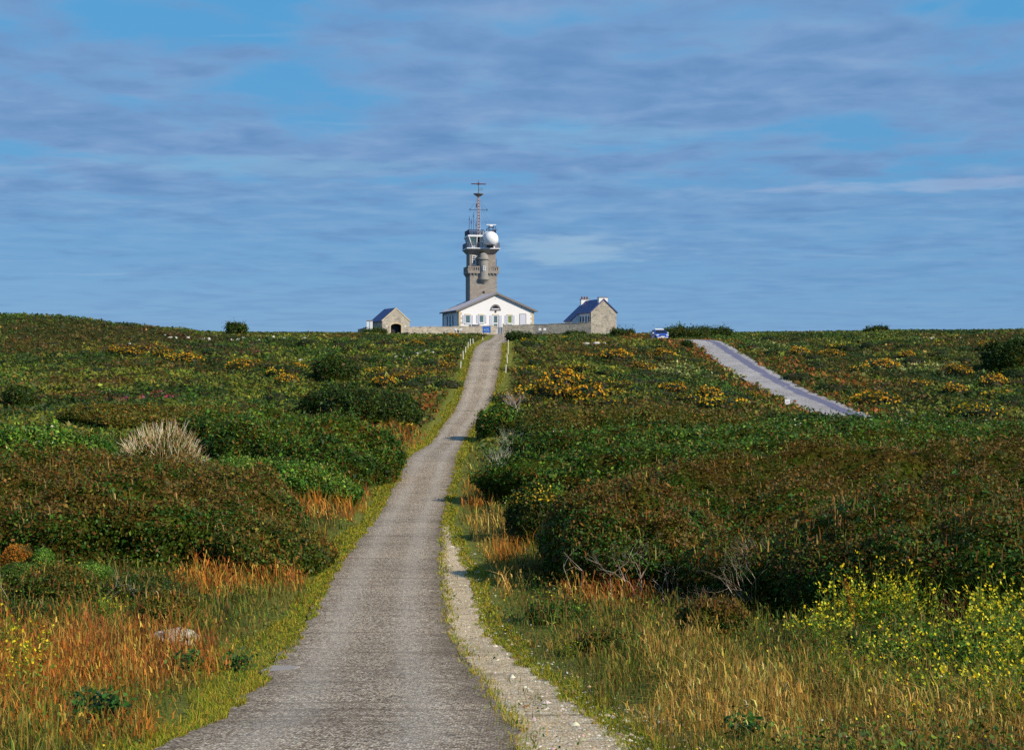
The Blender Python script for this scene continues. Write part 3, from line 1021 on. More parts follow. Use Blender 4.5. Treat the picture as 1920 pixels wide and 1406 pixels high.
# radome
rx_, ry_, rz_ = 1.1, -0.35, tz(448.3)
R_ = 1.2
prof = [(R_ * math.sin(PI * k / 28), -R_ * math.cos(PI * k / 28)) for k in range(29)]
rm = MB().lathe([(max(r, 0.001), z) for r, z in prof], 40)
rm.v = [(x + rx_, y + ry_, z + rz_) for x, y, z in rm.v]
radome = rm.build('radome', m_radome, tower, smooth=True)
shade_cap = MB().lathe([(R_ * 1.004 * math.sin(t), -R_ * 1.004 * math.cos(t)) for t in [0.001 + 0.62 * k / 6 for k in range(7)]], 24)  # thin dark cap: shade painted onto the ball's underside
shade_cap.v = [(x + rx_, y + ry_, z + rz_) for x, y, z in shade_cap.v]
shade_cap.build('painted_underside_shade', m_radshade, radome, smooth=True)
rg = MB().lathe([(R_ + 0.09 - 0.05 * math.cos(a), 0.05 * math.sin(a)) for a in [2 * PI * k / 8 for k in range(9)]], 40)
rg.v = [(x + rx_, z + ry_ + 0.45, y + rz_) for x, y, z in rg.v]
rg.build('mounting_ring', m_trim, radome, smooth=True)
MB().box(rx_ - 0.5, rx_ + 0.5, ry_ + 0.2, ry_ + 0.9, 13.802, 14.2).build('radome_pedestal', m_steel, radome)
# lattice mast
mx_, my_ = -0.45, 2.2
mt, md = MB(), MB()
for sx in (-1, 1):
    for sy in (-1, 1):
        mt.tube([(mx_ + sx * 0.2, my_ + sy * 0.2, 15.86), (mx_ + sx * 0.14, my_ + sy * 0.14, 22.4)], 0.05, 5)
for k in range(27):
    z = 16.0 + k * 0.24
    e = 0.2 - 0.06 * k / 27
    (md if k % 2 else mt).box(mx_ - e, mx_ + e, my_ - e, my_ + e, z, z + 0.1)
mast = mt.build('mast', m_mast, tower)
tag(md.build('mast_bracing', m_mastd, mast), kind='stuff')
mp = MB().lathe([(0.16, 22.2), (0.8, 22.62), (0.86, 22.72), (0.0, 22.73)], 20)
mp.v = [(x + mx_, y + my_, z) for x, y, z in mp.v]
mp.build('mast_platform', m_conc, mast)
tp = MB()
tp.tube([(mx_, my_, 22.7), (mx_, my_, 24.9)], 0.06, 6, 0.03)
tp.box(mx_ - 0.15, mx_ + 0.15, my_ - 0.1, my_ + 0.1, 24.15, 24.5)
tp.build('mast_spire', m_mastd, mast)
ds = MB()
ds.tube([(mx_ - 1.18, my_, 24.3), (mx_ + 1.18, my_, 24.3)], 0.09, 6)
for k in range(-3, 4):
    ds.tube([(mx_ + k * 0.36, my_ - 0.35, 24.3), (mx_ + k * 0.36, my_ + 0.35, 24.3)], 0.05, 5)
ds.build('dipole_array', plain('dipole_brown', lin(104, 50, 62), 0.6), mast)
ca = MB()
ca.tube([(mx_ - 1.45, my_, 20.1), (mx_ + 1.45, my_, 20.1)], 0.04, 5)
for s in (-1, 1):
    ca.tube([(mx_ + s * 1.4, my_, 19.95), (mx_ + s * 1.4, my_, 20.3)], 0.07, 5)
ca.build('crossarm', m_steel, mast)
for zz in (23.3, 23.6):
    MB().tube([(mx_, my_, zz), (mx_ + 0.75, my_, zz)], 0.03, 5).build('small_antenna', m_steel, mast)
MB().box(mx_ - 0.42, mx_ - 0.2, my_ - 0.1, my_ + 0.1, 20.5, 21.1).build('antenna_box', m_steel, mast)
gy = MB()
for ex, ey in ((-2.3, 0.1), (2.0, 0.1), (-2.3, 4.2), (2.0, 4.2), (-1.5, 0.1), (1.3, 0.1)):
    gy.tube([(mx_ + (ex - mx_) * 0.06, my_, 21.6 if abs(ex) > 1.6 else 20.1), (ex, ey, 15.9)], 0.012, 4)
gy.tube([(mx_ - 0.15, my_, 21.9), (mx_ - 1.4, my_, 20.1)], 0.012, 4).tube([(mx_ + 0.15, my_, 21.9), (mx_ + 1.4, my_, 20.1)], 0.012, 4)
gy.build('guy_wire', m_steel, mast)
for xx, zt in ((-2.25, 18.9), (-1.92, 18.4), (-1.55, 19.4), (-1.15, 18.0)):
    an = MB().tube([(xx, 0.3, 15.86), (xx, 0.3, zt)], 0.03, 5)
    an.tube([(xx, 0.3, zt - 0.7), (xx, 0.3, zt - 0.35)], 0.065, 5)
    an.build('whip_antenna', m_steel, tower)
rs_ = MB()
for xx in (1.2, 1.9):
    for y in (1.2, 2.2):
        rs_.tube([(xx, y, 15.86), (xx, y, 17.35)], 0.04, 5)
rs_.box(1.1, 2.0, 1.1, 2.3, 17.25, 17.35)
MB().tube([(2.05, 0.3, 15.9), (2.05, 0.3, 17.3)], 0.05, 5).tube([(1.6, 0.3, 16.75), (2.4, 0.3, 16.75)], 0.04, 5).build('cross_antenna', m_steel, tower)
MB().tube([(0.6, 0.2, 15.87), (0.6, 0.2, 17.0)], 0.09, 6).build('stub_antenna', m_steel, tower)
stand = rs_.build('radar_stand', m_steel, tower)
MB().box(1.3, 1.75, 1.5, 1.9, 17.352, 17.62).build('radar_gearbox', m_trim, stand)
MB().box(0.75, 2.35, 1.62, 1.78, 17.64, 17.76).build('radar_scanner', m_trim, stand)
sa = MB().tube([(2.12, 2.5, 11.6), (2.5, 2.5, 11.6)], 0.03, 5).tube([(2.5, 2.5, 10.9), (2.5, 2.5, 12.3)], 0.035, 5)
for zz in (11.2, 11.6, 12.0):
    sa.tube([(2.35, 2.2, zz), (2.65, 2.8, zz)], 0.03, 5)
sa.build('side_antenna', m_steel, tower)

# --- stone house to the east
TS = rad(13)
K3 = 214 / FOC
sx_, sy_, sz_ = W(1132, 621, 214)
sh = empty('stone_house', (sx_, sy_, sz_), TS)
tag(sh, 'rubble stone cottage with blue slate roof and two white chimneys', 'house')
w2, D2, E2, A2 = 1.98, 10.5, 2.85, 4.72
MB().extrude_y([(-w2, -0.8), (w2, -0.8), (w2, E2), (0, A2), (-w2, E2)], 0, 0.5).build('gable_wall', m_rubble, sh)
MB().extrude_y([(-w2 + 0.01, -0.8), (w2 - 0.01, -0.8), (w2 - 0.01, E2), (0, A2 - 0.01), (-w2 + 0.01, E2)], 0.502, D2).build('wall', m_white, sh)
s2 = (A2 - E2) / w2
LX = -3.15
LE = E2 - s2 * (abs(LX) - w2)
lt = MB().extrude_y([(LX, -0.8), (-w2 + 0.005, -0.8), (-w2 + 0.005, E2 - 0.01), (LX, LE - 0.01)], 6.6, D2)
lt.build('lean_to', m_white, sh)
r2 = MB()
def slope(x0, x1, y0, y1, off=0.0, th=0.14):
    z = lambda x: A2 - s2 * abs(x)
    pts = [(x0, z(x0) + off), (x1, z(x1) + off), (x1, z(x1) + off + th), (x0, z(x0) + off + th)]
    if x1 > x0: pts = pts
    else: pts = pts[::-1]
    r2.extrude_y(pts, y0, y1)
slope(-w2 - 0.18, 0, 0.02, 6.5, 0.006)
slope(LX - 0.2, 0, 6.502, D2 + 0.15, 0.006)
slope(w2 + 0.2, 0, 0.02, D2 + 0.15, 0.006)
r2.build('roof', m_slate, sh)
rk = MB()
for sgn in (-1, 1):
    pts = [(0, A2 - 0.05), (sgn * (w2 + 0.2), A2 - s2 * (w2 + 0.2) - 0.05), (sgn * (w2 + 0.2), A2 - s2 * (w2 + 0.2) + 0.15), (0, A2 + 0.15)]
    rk.extrude_y(pts if sgn < 0 else pts[::-1], -0.10, 0.012)
rk.build('gable_verge', m_slate, sh)
for y0, y1, z1, pots in ((0.03, 0.75, 4.98, 0), (D2 - 0.75, D2 - 0.03, 5.05, 3)):
    c = MB().box(-0.72, 0.62, y0 + 0.0, y1, 3.9, z1).build('chimney', m_white, sh)
    MB().box(-0.78, 0.68, y0 - 0.06, y1 + 0.06, z1 + 0.002, z1 + 0.1).build('chimney_cap', m_verge, c)
    for k in range(pots):
        x = -0.5 + k * 0.42
        pt_ = MB().lathe([(0.13, z1 + 0.1), (0.15, z1 + 0.3), (0.12, z1 + 0.46), (0.02, z1 + 0.48)], 10, x, (y0 + y1) / 2)
        pt_.build('chimney_pot', m_pot, c)
for y in (1.2, 2.6, 4.2, 5.6):
    window(sh, y, 1.25, 0.45, 1.05, -w2, m_navy, bars=(0, 1), side='left', frame_mat=m_navy)
for y in (7.3, 8.5, 9.6):
    window(sh, y, 0.8, 0.55, 0.6, LX, m_navy, bars=(0, 0), side='left')
MB().tube([(-w2 - 0.05, 0.25, E2 - 0.1), (-w2 - 0.05, 0.25, -0.4)], 0.05, 6).build('downpipe', m_navy, sh)

# --- stone garage
TG = rad(20)
K4 = 212 / FOC
gx_, gy_, gz_ = W(742.5, 624.5, 212)
ga = empty('stone_garage', (gx_, gy_, gz_), TG)
tag(ga, 'small rubble stone garage with blue slate roof and dark arched doorway', 'garage')
w4, D4, E4, A4 = 2.08, 6.2, 1.78, 3.58
ow, oh = 0.80, 1.02
om = [(ow * math.cos(a), oh + 0.36 * math.sin(a)) for a in [PI * k / 12 for k in range(13)]]
# front wall as two jambs and the masonry over the arch
fw = MB()
fw.extrude_y([(-w4, -0.8), (-ow, -0.8), (-ow, oh), (-w4, oh)], 0, 0.5)
fw.extrude_y([(ow, -0.8), (w4, -0.8), (w4, oh), (ow, oh)], 0, 0.5)
fw.extrude_y([(-w4, oh), (-ow, oh)] + om[::-1][1:-1] + [(ow, oh), (w4, oh), (w4, E4), (0, A4), (-w4, E4)], 0, 0.5)
fw.build('gable_wall', m_rubble, ga)
MB().extrude_y([(-w4, -0.8), (-w4 + 0.4, -0.8), (-w4 + 0.4, E4), (-w4, E4)], 0.502, D4).extrude_y([(w4 - 0.4, -0.8), (w4, -0.8), (w4, E4), (w4 - 0.4, E4)], 0.502, D4).extrude_y([(-w4, -0.8), (w4, -0.8), (w4, E4), (0, A4), (-w4, E4)], D4 + 0.002, D4 + 0.4).build('wall', m_rubble, ga)
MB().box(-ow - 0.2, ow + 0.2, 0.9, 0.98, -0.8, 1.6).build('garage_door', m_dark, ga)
ar = MB()
for k in range(12):
    a, b = PI * k / 12, PI * (k + 1) / 12
    o_ = [(r * math.cos(t), oh + (r - ow + 0.36) * math.sin(t)) for r, t in ((ow, a), (ow + 0.2, a), (ow + 0.2, b), (ow, b))]
    ar.hexa([(x, -0.03, z) for x, z in o_], [(x, 0.12, z) for x, z in o_])
ar.box(-ow - 0.2, -ow, -0.03, 0.12, -0.5, oh).box(ow, ow + 0.2, -0.03, 0.12, -0.5, oh)
ar.build('door_surround', m_quoin, ga)
s2, A2 = (A4 - E4) / w4, A4
r2 = MB()
slope(-w4 - 0.15, 0, 0.05, D4 + 0.5, 0.006)
slope(w4 + 0.15, 0, 0.05, D4 + 0.5, 0.006)
r2.build('roof', m_slate, ga)
rk = MB()
for sgn in (-1, 1):
    pts = [(0, A4), (sgn * (w4 + 0.1), A4 - s2 * (w4 + 0.1)), (sgn * (w4 + 0.1), A4 - s2 * (w4 + 0.1) + 0.17), (0, A4 + 0.17)]
    rk.extrude_y(pts if sgn < 0 else pts[::-1], -0.05, 0.045)
rk.build('gable_verge', m_quoin, ga)
for x in (-1.45, 1.4):
    MB().box(x - 0.13, x + 0.13, -0.05, 0.02, 0.9, 1.06).build('wall_plaque', m_trim, ga)


# --- boundary walls
def rubble_wall(name, label, pts, thick, mat, cap):
    """pts: (column, distance, top row)"""
    e = tag(empty(name, (0, 0, 0)), label, 'wall')
    P = [((px - CX) / FOC * d, d, (HY - r) / FOC * d) for px, d, r in pts]
    e.location = (P[0][0], P[0][1], P[0][2] - 1.2)
    off = Vector(e.location)
    mb, cp = MB(), MB()
    for a, b in zip(P, P[1:]):
        L = math.hypot(b[0] - a[0], b[1] - a[1])
        n = max(1, int(L / 0.55))
        for k in range(n):
            def at(t):
                return Vector([a[i] + (b[i] - a[i]) * t for i in range(3)]) - off
            p, q_ = at(k / n), at((k + 1) / n - 0.0005)
            top = min(p.z, q_.z) + rnd.uniform(-0.03, 0.02)
            lo_ = [(p.x, p.y, top - 2.4), (q_.x, q_.y, top - 2.4), (q_.x, q_.y + thick, top - 2.4), (p.x, p.y + thick, top - 2.4)]
            mb.hexa(lo_, [(x, y, top) for x, y, z in lo_])
            if cap:
                dz = rnd.uniform(0.06, 0.13)
                j = rnd.uniform(0, 0.03)
                lo_ = [(p.x + 0.012, p.y - 0.05 + j, top + 0.002), (q_.x - 0.012, q_.y - 0.05 + j, top + 0.002), (q_.x - 0.012, q_.y + thick + 0.05, top + 0.002), (p.x + 0.012, p.y + thick + 0.05, top + 0.002)]
                cp.hexa(lo_, [(x, y, top + dz) for x, y, z in lo_])
    mb.build('masonry', mat, e)
    if cap: tag(cp.build('coping_stone', mat, e), kind='stuff')
    return e


rubble_wall('enclosure_wall', 'low rubble enclosure wall between garage and gate, behind the blue board', [(766, 211, 613.6), (820, 213, 613.4), (862, 214.5, 612.6), (931.5, 216.5, 611.4)], 0.5, m_rubble, True)
rubble_wall('enclosure_wall', 'low rubble enclosure wall running from the gate up to the stone cottage', [(943, 216.5, 610.4), (1000, 216, 609), (1060, 214.6, 606.8), (1108.5, 213.4, 604.6)], 0.5, m_rubble, True)
rubble_wall('yard_wall', 'short dark stone yard wall sloping down left of the garage', [(671, 214, 618), (680, 213, 615.5), (688, 212, 613.5)], 0.4, m_rubble, True)

x, y, z = W(937.5, 627, 216.7)
gate = tag(empty('metal_gate', (x, y, z)), 'grey metal gate in the gap of the enclosure wall', 'gate')
gf = MB().box(-0.36, -0.30, -0.03, 0.03, 0, 1.08).box(0.30, 0.36, -0.03, 0.03, 0, 1.08).box(-0.30, 0.30, -0.03, 0.03, 1.02, 1.08).box(-0.30, 0.30, -0.03, 0.03, 0.02, 0.08)
m_gate = plain('gate_grey', lin(124, 130, 142), 0.6)
gf.build('gate_frame', m_gate, gate)
gp = MB()
for k in range(7):
    gp.box(-0.295 + k * 0.085, -0.295 + k * 0.085 + 0.07, -0.015, 0.015, 0.08, 1.02)
tag(gp.build('gate_slat', m_gate, gate), kind='stuff')
MB().box(0.4, 0.62, -0.12, 0.2, -0.3, 1.6).build('gate_pier', m_conc, gate)
x, y, z = W(934.5, 626, 217.6)
po = tag(empty('lamp_post', (x, y, z)), 'thin grey lamp post rising beside the gate', 'lamp post')
MB().tube([(0, 0, -0.3), (0, 0, 2.6)], 0.05, 8, 0.035).build('pole', m_gate, po)
MB().box(-0.07, 0.07, -0.15, 0.07, 2.6, 2.7).build('lamp_head', m_gate, po)

x, y, z = W(912.5, 626, 213.5)
bd = tag(empty('information_board', (x, y, z)), 'blue information board standing before the enclosure wall', 'sign')
m_blue = plain('sign_blue', lin(38, 92, 186), 0.4, 0, 0.5, 0.05)
m_cyan = plain('sign_light', lin(150, 190, 230), 0.4)
MB().box(-0.59, 0.59, 0, 0.05, 0.18, 1.12).build('panel', m_blue, bd)
sg = MB()
for x0, x1, z0, z1 in ((-0.45, -0.16, 0.55, 0.72), (-0.08, 0.30, 0.62, 0.74), (-0.02, 0.42, 0.48, 0.54), (-0.40, 0.05, 0.40, 0.45), (0.12, 0.40, 0.34, 0.39), (-0.2, 0.1, 0.27, 0.31), (-0.48, 0.44, 0.93, 0.98)):
    sg.box(x0, x1, -0.012, -0.004, z0, z1)
sg.build('printed_lines', m_cyan, bd)
MB().box(-0.5, -0.43, 0.051, 0.1, -0.4, 1.05).build('leg', m_gate, bd)
MB().box(0.43, 0.5, 0.051, 0.1, -0.4, 1.05).build('leg', m_gate, bd)

for (px, lab) in ((854.5, 'white notice panel on the enclosure wall below the shaded house side'), (864, 'white notice panel on the enclosure wall nearest the blue board'),
                  (1012.5, 'white notice panel on the wall toward the cottage, nearer the gate'), (1021.5, 'white notice panel on the wall toward the cottage, nearer the cottage')):
    d = 214.2 if px < 900 else 215.3
    x, y, z = W(px, 619.5, d - 0.12)
    np_ = tag(empty('notice_panel', (x, y, z)), lab, 'sign', 'white panels on the enclosure wall')
    MB().box(-0.2, 0.2, 0, 0.03, 0, 0.34).build('panel', m_trim, np_)
    MB().box(-0.03, 0.03, 0.031, 0.07, -0.9, 0.3).build('post', m_gate, np_)

for px, lab in ((690, 'white gate pillar left of the garage, the one farther from it'), (696.2, 'white gate pillar touching the garage side')):
    x, y, z = W(px, 624, 211.5)
    gp_ = tag(empty('gate_pillar', (x, y, z)), lab, 'pillar', 'white gate pillars beside the garage')
    MB().box(-0.17, 0.17, -0.17, 0.17, -0.6, 1.72).build('shaft', m_white, gp_)
    MB().hexa([(-0.23, -0.23, 1.722), (0.23, -0.23, 1.722), (0.23, 0.23, 1.722), (-0.23, 0.23, 1.722)], [(-0.2, -0.2, 1.86), (0.2, -0.2, 1.86), (0.2, 0.2, 1.86), (-0.2, 0.2, 1.86)]).build('cap', m_verge, gp_)


# --- cars
def paint(name, c):
    m, t, b, out = new_mat(name)
    b.inputs['Base Color'].default_value = (*c, 1)
    b.inputs['Roughness'].default_value = 0.25
    b.inputs['Coat Weight'].default_value = 0.6
    b.inputs['Coat Roughness'].default_value = 0.05
    return m


def car(name, label, loc, rz, body, roofm, bar):
    c = tag(empty(name, loc, rz), label, 'car')
    # front at -Y; stations along the length: (y, half width, sill, shoulder)
    st = [(-2.05, 0.62, 0.42, 0.60), (-1.98, 0.80, 0.28, 0.74), (-1.6, 0.88, 0.24, 0.84), (-0.95, 0.90, 0.24, 0.95), (0.2, 0.91, 0.24, 0.97), (1.5, 0.90, 0.25, 0.99), (1.95, 0.82, 0.3, 0.95), (2.05, 0.70, 0.42, 0.82)]
    V, Q = [], []
    for y, hw_, z0, z1 in st:
        V += [(-hw_ * 0.93, y, z0), (-hw_, y, z0 + (z1 - z0) * 0.4), (-hw_ * 0.98, y, z1 - 0.06), (-hw_ * 0.86, y, z1), (hw_ * 0.86, y, z1), (hw_ * 0.98, y, z1 - 0.06), (hw_, y, z0 + (z1 - z0) * 0.4), (hw_ * 0.93, y, z0)]
    n = 8
    m = MB()
    m.v = V
    for i in range(len(st) - 1):
        for j in range(n):
            m.f.append((i * n + j, i * n + (j + 1) % n, (i + 1) * n + (j + 1) % n, (i + 1) * n + j))
    m.f.append(tuple(range(n))[::-1])
    m.f.append(tuple((len(st) - 1) * n + j for j in range(n)))
    m.build('body', body, c, smooth=False)
    lo_ = [(-0.80, -0.98, 0.955), (0.80, -0.98, 0.955), (0.80, 1.78, 0.975), (-0.80, 1.78, 0.975)]
    hi_ = [(-0.62, -0.22, 1.44), (0.62, -0.22, 1.44), (0.62, 1.35, 1.44), (-0.62, 1.35, 1.44)]
    MB().hexa(lo_, hi_).build('windows', m_navy, c)
    MB().hexa([(-0.63, -0.25, 1.442), (0.63, -0.25, 1.442), (0.63, 1.38, 1.442), (-0.63, 1.38, 1.442)], [(-0.56, -0.12, 1.50), (0.56, -0.12, 1.50), (0.56, 1.25, 1.50), (-0.56, 1.25, 1.50)]).build('roof', roofm, c)
    for sx in (-1, 1):
        for p0, p1, r_ in (((-0.99, 0.96), (-0.24, 1.45), 0.035), ((1.79, 0.97), (1.37, 1.45), 0.05), ((0.4, 0.97), (0.45, 1.45), 0.035)):
            MB().tube([(sx * 0.81, *p0), (sx * 0.63, *p1)], r_, 5).build('window_pillar', body, c)
    if bar:
        MB().box(-0.6, 0.6, 0.2, 0.5, 1.53, 1.62).box(-0.5, -0.42, 0.25, 0.45, 1.5, 1.53).box(0.42, 0.5, 0.25, 0.45, 1.5, 1.53).build('roof_bar', m_trim, c)
    for sx in (-1, 1):
        MB().box(sx * 0.66 - 0.17, sx * 0.66 + 0.17, -2.03, -1.9, 0.6, 0.76).build('headlight', paint('headlamp_glass', lin(225, 230, 235)) if 'headlamp_glass' not in MATS else MATS['headlamp_glass'], c)
        MB().box(sx * 1.0 - 0.1, sx * 1.0 + 0.1, -0.75, -0.6, 0.93, 1.08).build('mirror', roofm, c)
        for y in (-1.3, 1.3):
            tw = MB().lathe([(0.19, -0.1), (0.30, -0.1), (0.32, -0.06), (0.32, 0.06), (0.30, 0.1), (0.19, 0.1)], 18)
            tw.v = [(z + sx * 0.82, x + y, yy_ + 0.32) for x, yy_, z in tw.v]
            whl = tw.build('wheel', MATS.get('tyre') or plain('tyre', lin(30, 30, 32), 0.8), c)
            ri = MB().lathe([(0.0, 0.07), (0.19, 0.085), (0.19, -0.085), (0.0, -0.07)], 14)
            ri.v = [(z + sx * 0.82, x + y, yy_ + 0.32) for x, yy_, z in ri.v]
            ri.build('rim', m_rail, whl)
    MB().box(-0.72, 0.72, -2.075, -2.0, 0.3, 0.4).build('bumper', roofm, c)
    MB().box(-0.26, 0.26, -2.08, -2.055, 0.42, 0.53).build('number_plate', m_trim, c)
    MB().box(-0.42, 0.42, -2.062, -2.02, 0.56, 0.68).build('grille', m_dark, c)
    return c


p_blue, p_white = paint('blue_paint', lin(40, 84, 190)), paint('white_car_paint', lin(232, 232, 234))
xr, yr = W(1236.5, 638, 180)[:2]
car('parked_car', 'blue car with white roof where the far road tops the rise', (xr, yr, float(road_dist(xr, yr)[1]) + 0.02), rad(6), p_blue, p_white, True).scale = (0.93, 0.93, 0.88)
xr, yr = W(891, 625, 218.7)[:2]
car('parked_car', 'white car showing only its roof above the enclosure wall', (xr, yr, float(ground(xr, yr)) + 0.0), rad(13), p_white, p_white, False)

# small white sign by the far road
x, y, z = hit(1479, 763)
ws = tag(empty('roadside_sign', (x - 0.1, y, z)), 'small square white sign on a post at the edge of the far road', 'sign')
MB().box(-0.20, 0.20, -0.02, 0.02, 0.18, 0.58).build('panel', m_trim, ws)
MB().box(-0.03, 0.03, 0.021, 0.06, -0.2, 0.5).build('post', m_trim, ws)
MB().box(-0.11, 0.11, -0.026, -0.021, 0.36, 0.39).box(-0.11, 0.06, -0.026, -0.021, 0.29, 0.31).build('printed_lines', plain('sign_red', lin(200, 120, 150), 0.5), ws)

# posts flanking the path near the brow
m_post = plain('weathered_post', lin(214, 206, 186), 0.85, 0, 0.1, 0.2, 6)
POSTS = [(-1, 122, 'beside the path foot of the row'), (-1, 127, ''), (-1, 131.5, ''), (-1, 136, ''), (-1, 141, ''), (-1, 148, ''), (-1, 175, ''), (1, 120, ''), (1, 125, ''), (1, 130, ''), (1, 137, '')]
for sd_, d, _ in POSTS:
    x = float(path_l(d) - 0.62 if sd_ < 0 else path_r(d) + 0.5)
    z = float(ground(x, d))
    h = rnd.uniform(0.52, 0.72) if d < 150 else 0.4
    fp = empty('fence_post', (x, d, z), rnd.uniform(-0.3, 0.3))
    fp.rotation_euler = (rnd.uniform(-0.05, 0.05), rnd.uniform(-0.06, 0.06), 0)
    nth = sum(1 for s_2, d2, _2 in POSTS if s_2 == sd_ and d2 < d)
    words_ = ['lowest of', 'second lowest of', 'third lowest of', 'fourth from the bottom of', 'fifth from the bottom of', 'second highest of', 'highest of'] if sd_ < 0 else ['lowest of', 'second lowest of', 'second highest of', 'highest of']
    tag(fp, 'pale wooden post, %s the row %s of the upper path' % (words_[nth], 'left' if sd_ < 0 else 'right'), 'post', 'pale posts along the upper path')
    MB().tube([(0, 0, -0.3), (0, 0, h * 0.5), (0, 0, h)], 0.05, 8, 0.042).build('shaft', m_post, fp)
    MB().lathe([(0.044, h + 0.001), (0.034, h + 0.03), (0.0, h + 0.045)], 8).build('cap', m_post, fp)

# flat slab let into the path margin
x, y, z = W(523, 1258, 18.7)
sl_ = MB().hexa([(-0.22, -0.14, 0), (0.16, -0.2, 0), (0.26, 0.15, 0), (-0.12, 0.2, 0)], [(-0.21, -0.13, 0.05), (0.15, -0.19, 0.05), (0.25, 0.14, 0.05), (-0.11, 0.19, 0.05)])
o = sl_.build('concrete_slab', m_conc)
o.location = (x, y, float(path_z(y)) - 0.032)
tag(o, 'small flat grey concrete slab let into the left margin of the path', 'slab')

# ------------------------------------------------------------------ vegetation helpers
def A3(c):
    return np.array(lin(*c))


class Foliage:
    """collects quads and triangles with a colour per vertex"""
    def __init__(s):
        s.V, s.Q, s.T, s.C, s.n = [], [], [], [], 0

    def leaves(s, P, N, ln, wd, C, rng, fold=0.0):
        n = len(P)
        ln = np.broadcast_to(np.asarray(ln, float), n)[:, None]
        wd = np.broadcast_to(np.asarray(wd, float), n)[:, None]
        N = N / np.maximum(np.linalg.norm(N, axis=1, keepdims=True), 1e-6)
        r = rng.normal(size=(n, 3))
        t = r - (r * N).sum(1, keepdims=True) * N
        t /= np.maximum(np.linalg.norm(t, axis=1, keepdims=True), 1e-6)
        b = np.cross(N, t)
        V = np.stack([P - t * ln * 0.5, P + b * wd * 0.5 - t * ln * 0.06, P + t * ln * 0.5 + N * ln * fold, P - b * wd * 0.5 - t * ln * 0.06], 1).reshape(-1, 3)
        s.V.append(V)
        s.Q.append(np.arange(n * 4).reshape(n, 4) + s.n)
        s.C.append(np.repeat(C, 4, 0))
        s.n += n * 4
        return s

    def blades(s, P, h, wd, lean, C, rng, tipC=None):
        """grass: a tapering blade in two segments bending over"""
        n = len(P)
        h = np.broadcast_to(np.asarray(h, float), n)[:, None]
        wd = np.broadcast_to(np.asarray(wd, float), n)[:, None]
        a = rng.uniform(0, 2 * PI, n)
        sd_ = np.stack([np.cos(a), np.sin(a), np.zeros(n)], 1)
        la = rng.uniform(0, 2 * PI, n)
        ld = np.stack([np.cos(la), np.sin(la), np.zeros(n)], 1) + np.array([-0.25, 0.05, 0])
        k = (rng.uniform(0.1, 1.0, n) * lean)[:, None]
        up = np.array([0, 0, 1.0])
        mid = P + up * h * 0.58 + ld * h * k * 0.25
        tip = P + up * h * (1 - 0.35 * k) + ld * h * k * 0.85
        V = np.stack([P - sd_ * wd * 0.5, P + sd_ * wd * 0.5, mid + sd_ * wd * 0.38, mid - sd_ * wd * 0.38, tip], 1).reshape(-1, 3)
        i = np.arange(n)[:, None] * 5 + s.n
        s.V.append(V)
        s.Q.append(i + np.array([[0, 1, 2, 3]]))
        s.T.append(i + np.array([[3, 2, 4]]))
        tc = C if tipC is None else tipC
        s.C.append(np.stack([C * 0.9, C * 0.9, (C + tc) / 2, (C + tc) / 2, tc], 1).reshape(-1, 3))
        s.n += n * 5
        return tip

    def sticks(s, segs, C):
        """segs: list of (p0, p1, r0, r1): three-sided twigs"""
        for (p0, p1, r0, r1), c in zip(segs, C):
            p0, p1 = np.asarray(p0, float), np.asarray(p1, float)
            t = p1 - p0
            t = t / max(np.linalg.norm(t), 1e-6)
            u = np.cross(t, [0.31, 0.2, 0.93])
            u = u / max(np.linalg.norm(u), 1e-6)
            w_ = np.cross(t, u)
            ring = [u, -0.5 * u + 0.866 * w_, -0.5 * u - 0.866 * w_]
            s.V.append(np.array([p0 + q * r0 for q in ring] + [p1 + q * r1 for q in ring]))
            s.Q.append(np.array([[0, 1, 4, 3], [1, 2, 5, 4], [2, 0, 3, 5]]) + s.n)
            s.C.append(np.repeat(np.asarray(c)[None], 6, 0))
            s.n += 6
        return s

    def grid(s, V, nr, nc, C):
        q = grid_quads(nr, nc)
        s.V.append(V)
        s.Q.append(q + s.n)
        s.C.append(C)
        s.n += len(V)
        return s

    def build(s, name, mat, parent=None):
        return np_mesh(name, np.concatenate(s.V), np.concatenate(s.Q) if s.Q else None, np.concatenate(s.T) if s.T else None, np.concatenate(s.C), mat, parent)


def pick(cols_, wts, rng, n, jit=0.32, warm=(1.16, 1.10, 0.66)):
    """random colours from a list with (n,k) or (k,) weights"""
    cols_ = np.array([lin(*c) for c in cols_])
    wts = np.asarray(wts, float)[..., :len(cols_)]
    wts = np.broadcast_to(np.asarray(wts, float), (n, len(cols_)))
    cum = np.cumsum(wts / wts.sum(1, keepdims=True), 1)
    i = np.minimum((rng.uniform(size=n)[:, None] > cum).sum(1), len(cols_) - 1)
    c = cols_[i] * np.array(warm)
    return np.clip(c * np.exp(rng.normal(0, jit, n))[:, None] * np.exp(rng.normal(0, 0.08, (n, 3))), 0, 0.9)


MOUNDS = []                                        # footprints, to keep grass from growing through them


def dome(th, ph, xc, yc, rx, ry, H, seed, lum, off=0.0):
    r = np.sin(ph) ** 0.72 * (1 - 0.07 * sstep(1.25, 1.57, ph))
    zp = np.maximum(np.cos(ph), 0) ** 0.62
    R = 1 + 0.5 * (fbm(np.cos(th) * 1.6 + seed * 3.1, np.sin(th) * 1.6 + seed, seed, 4) - 0.5)
    x = xc + (rx - off) * R * r * np.cos(th)
    y = yc + (ry - off) * R * r * np.sin(th)
    lu = 1 + lum * ((fbm(x / 2.3 + seed, y / 2.3, seed + 3, 3) - 0.5) * 1.3 + (fbm(x / 0.7, y / 0.7 + seed, seed + 9, 3) - 0.5) * 1.0)
    z = ground(x, y) + (H * zp * lu - off) + 0.04
    return np.stack([x, y, z], -1)


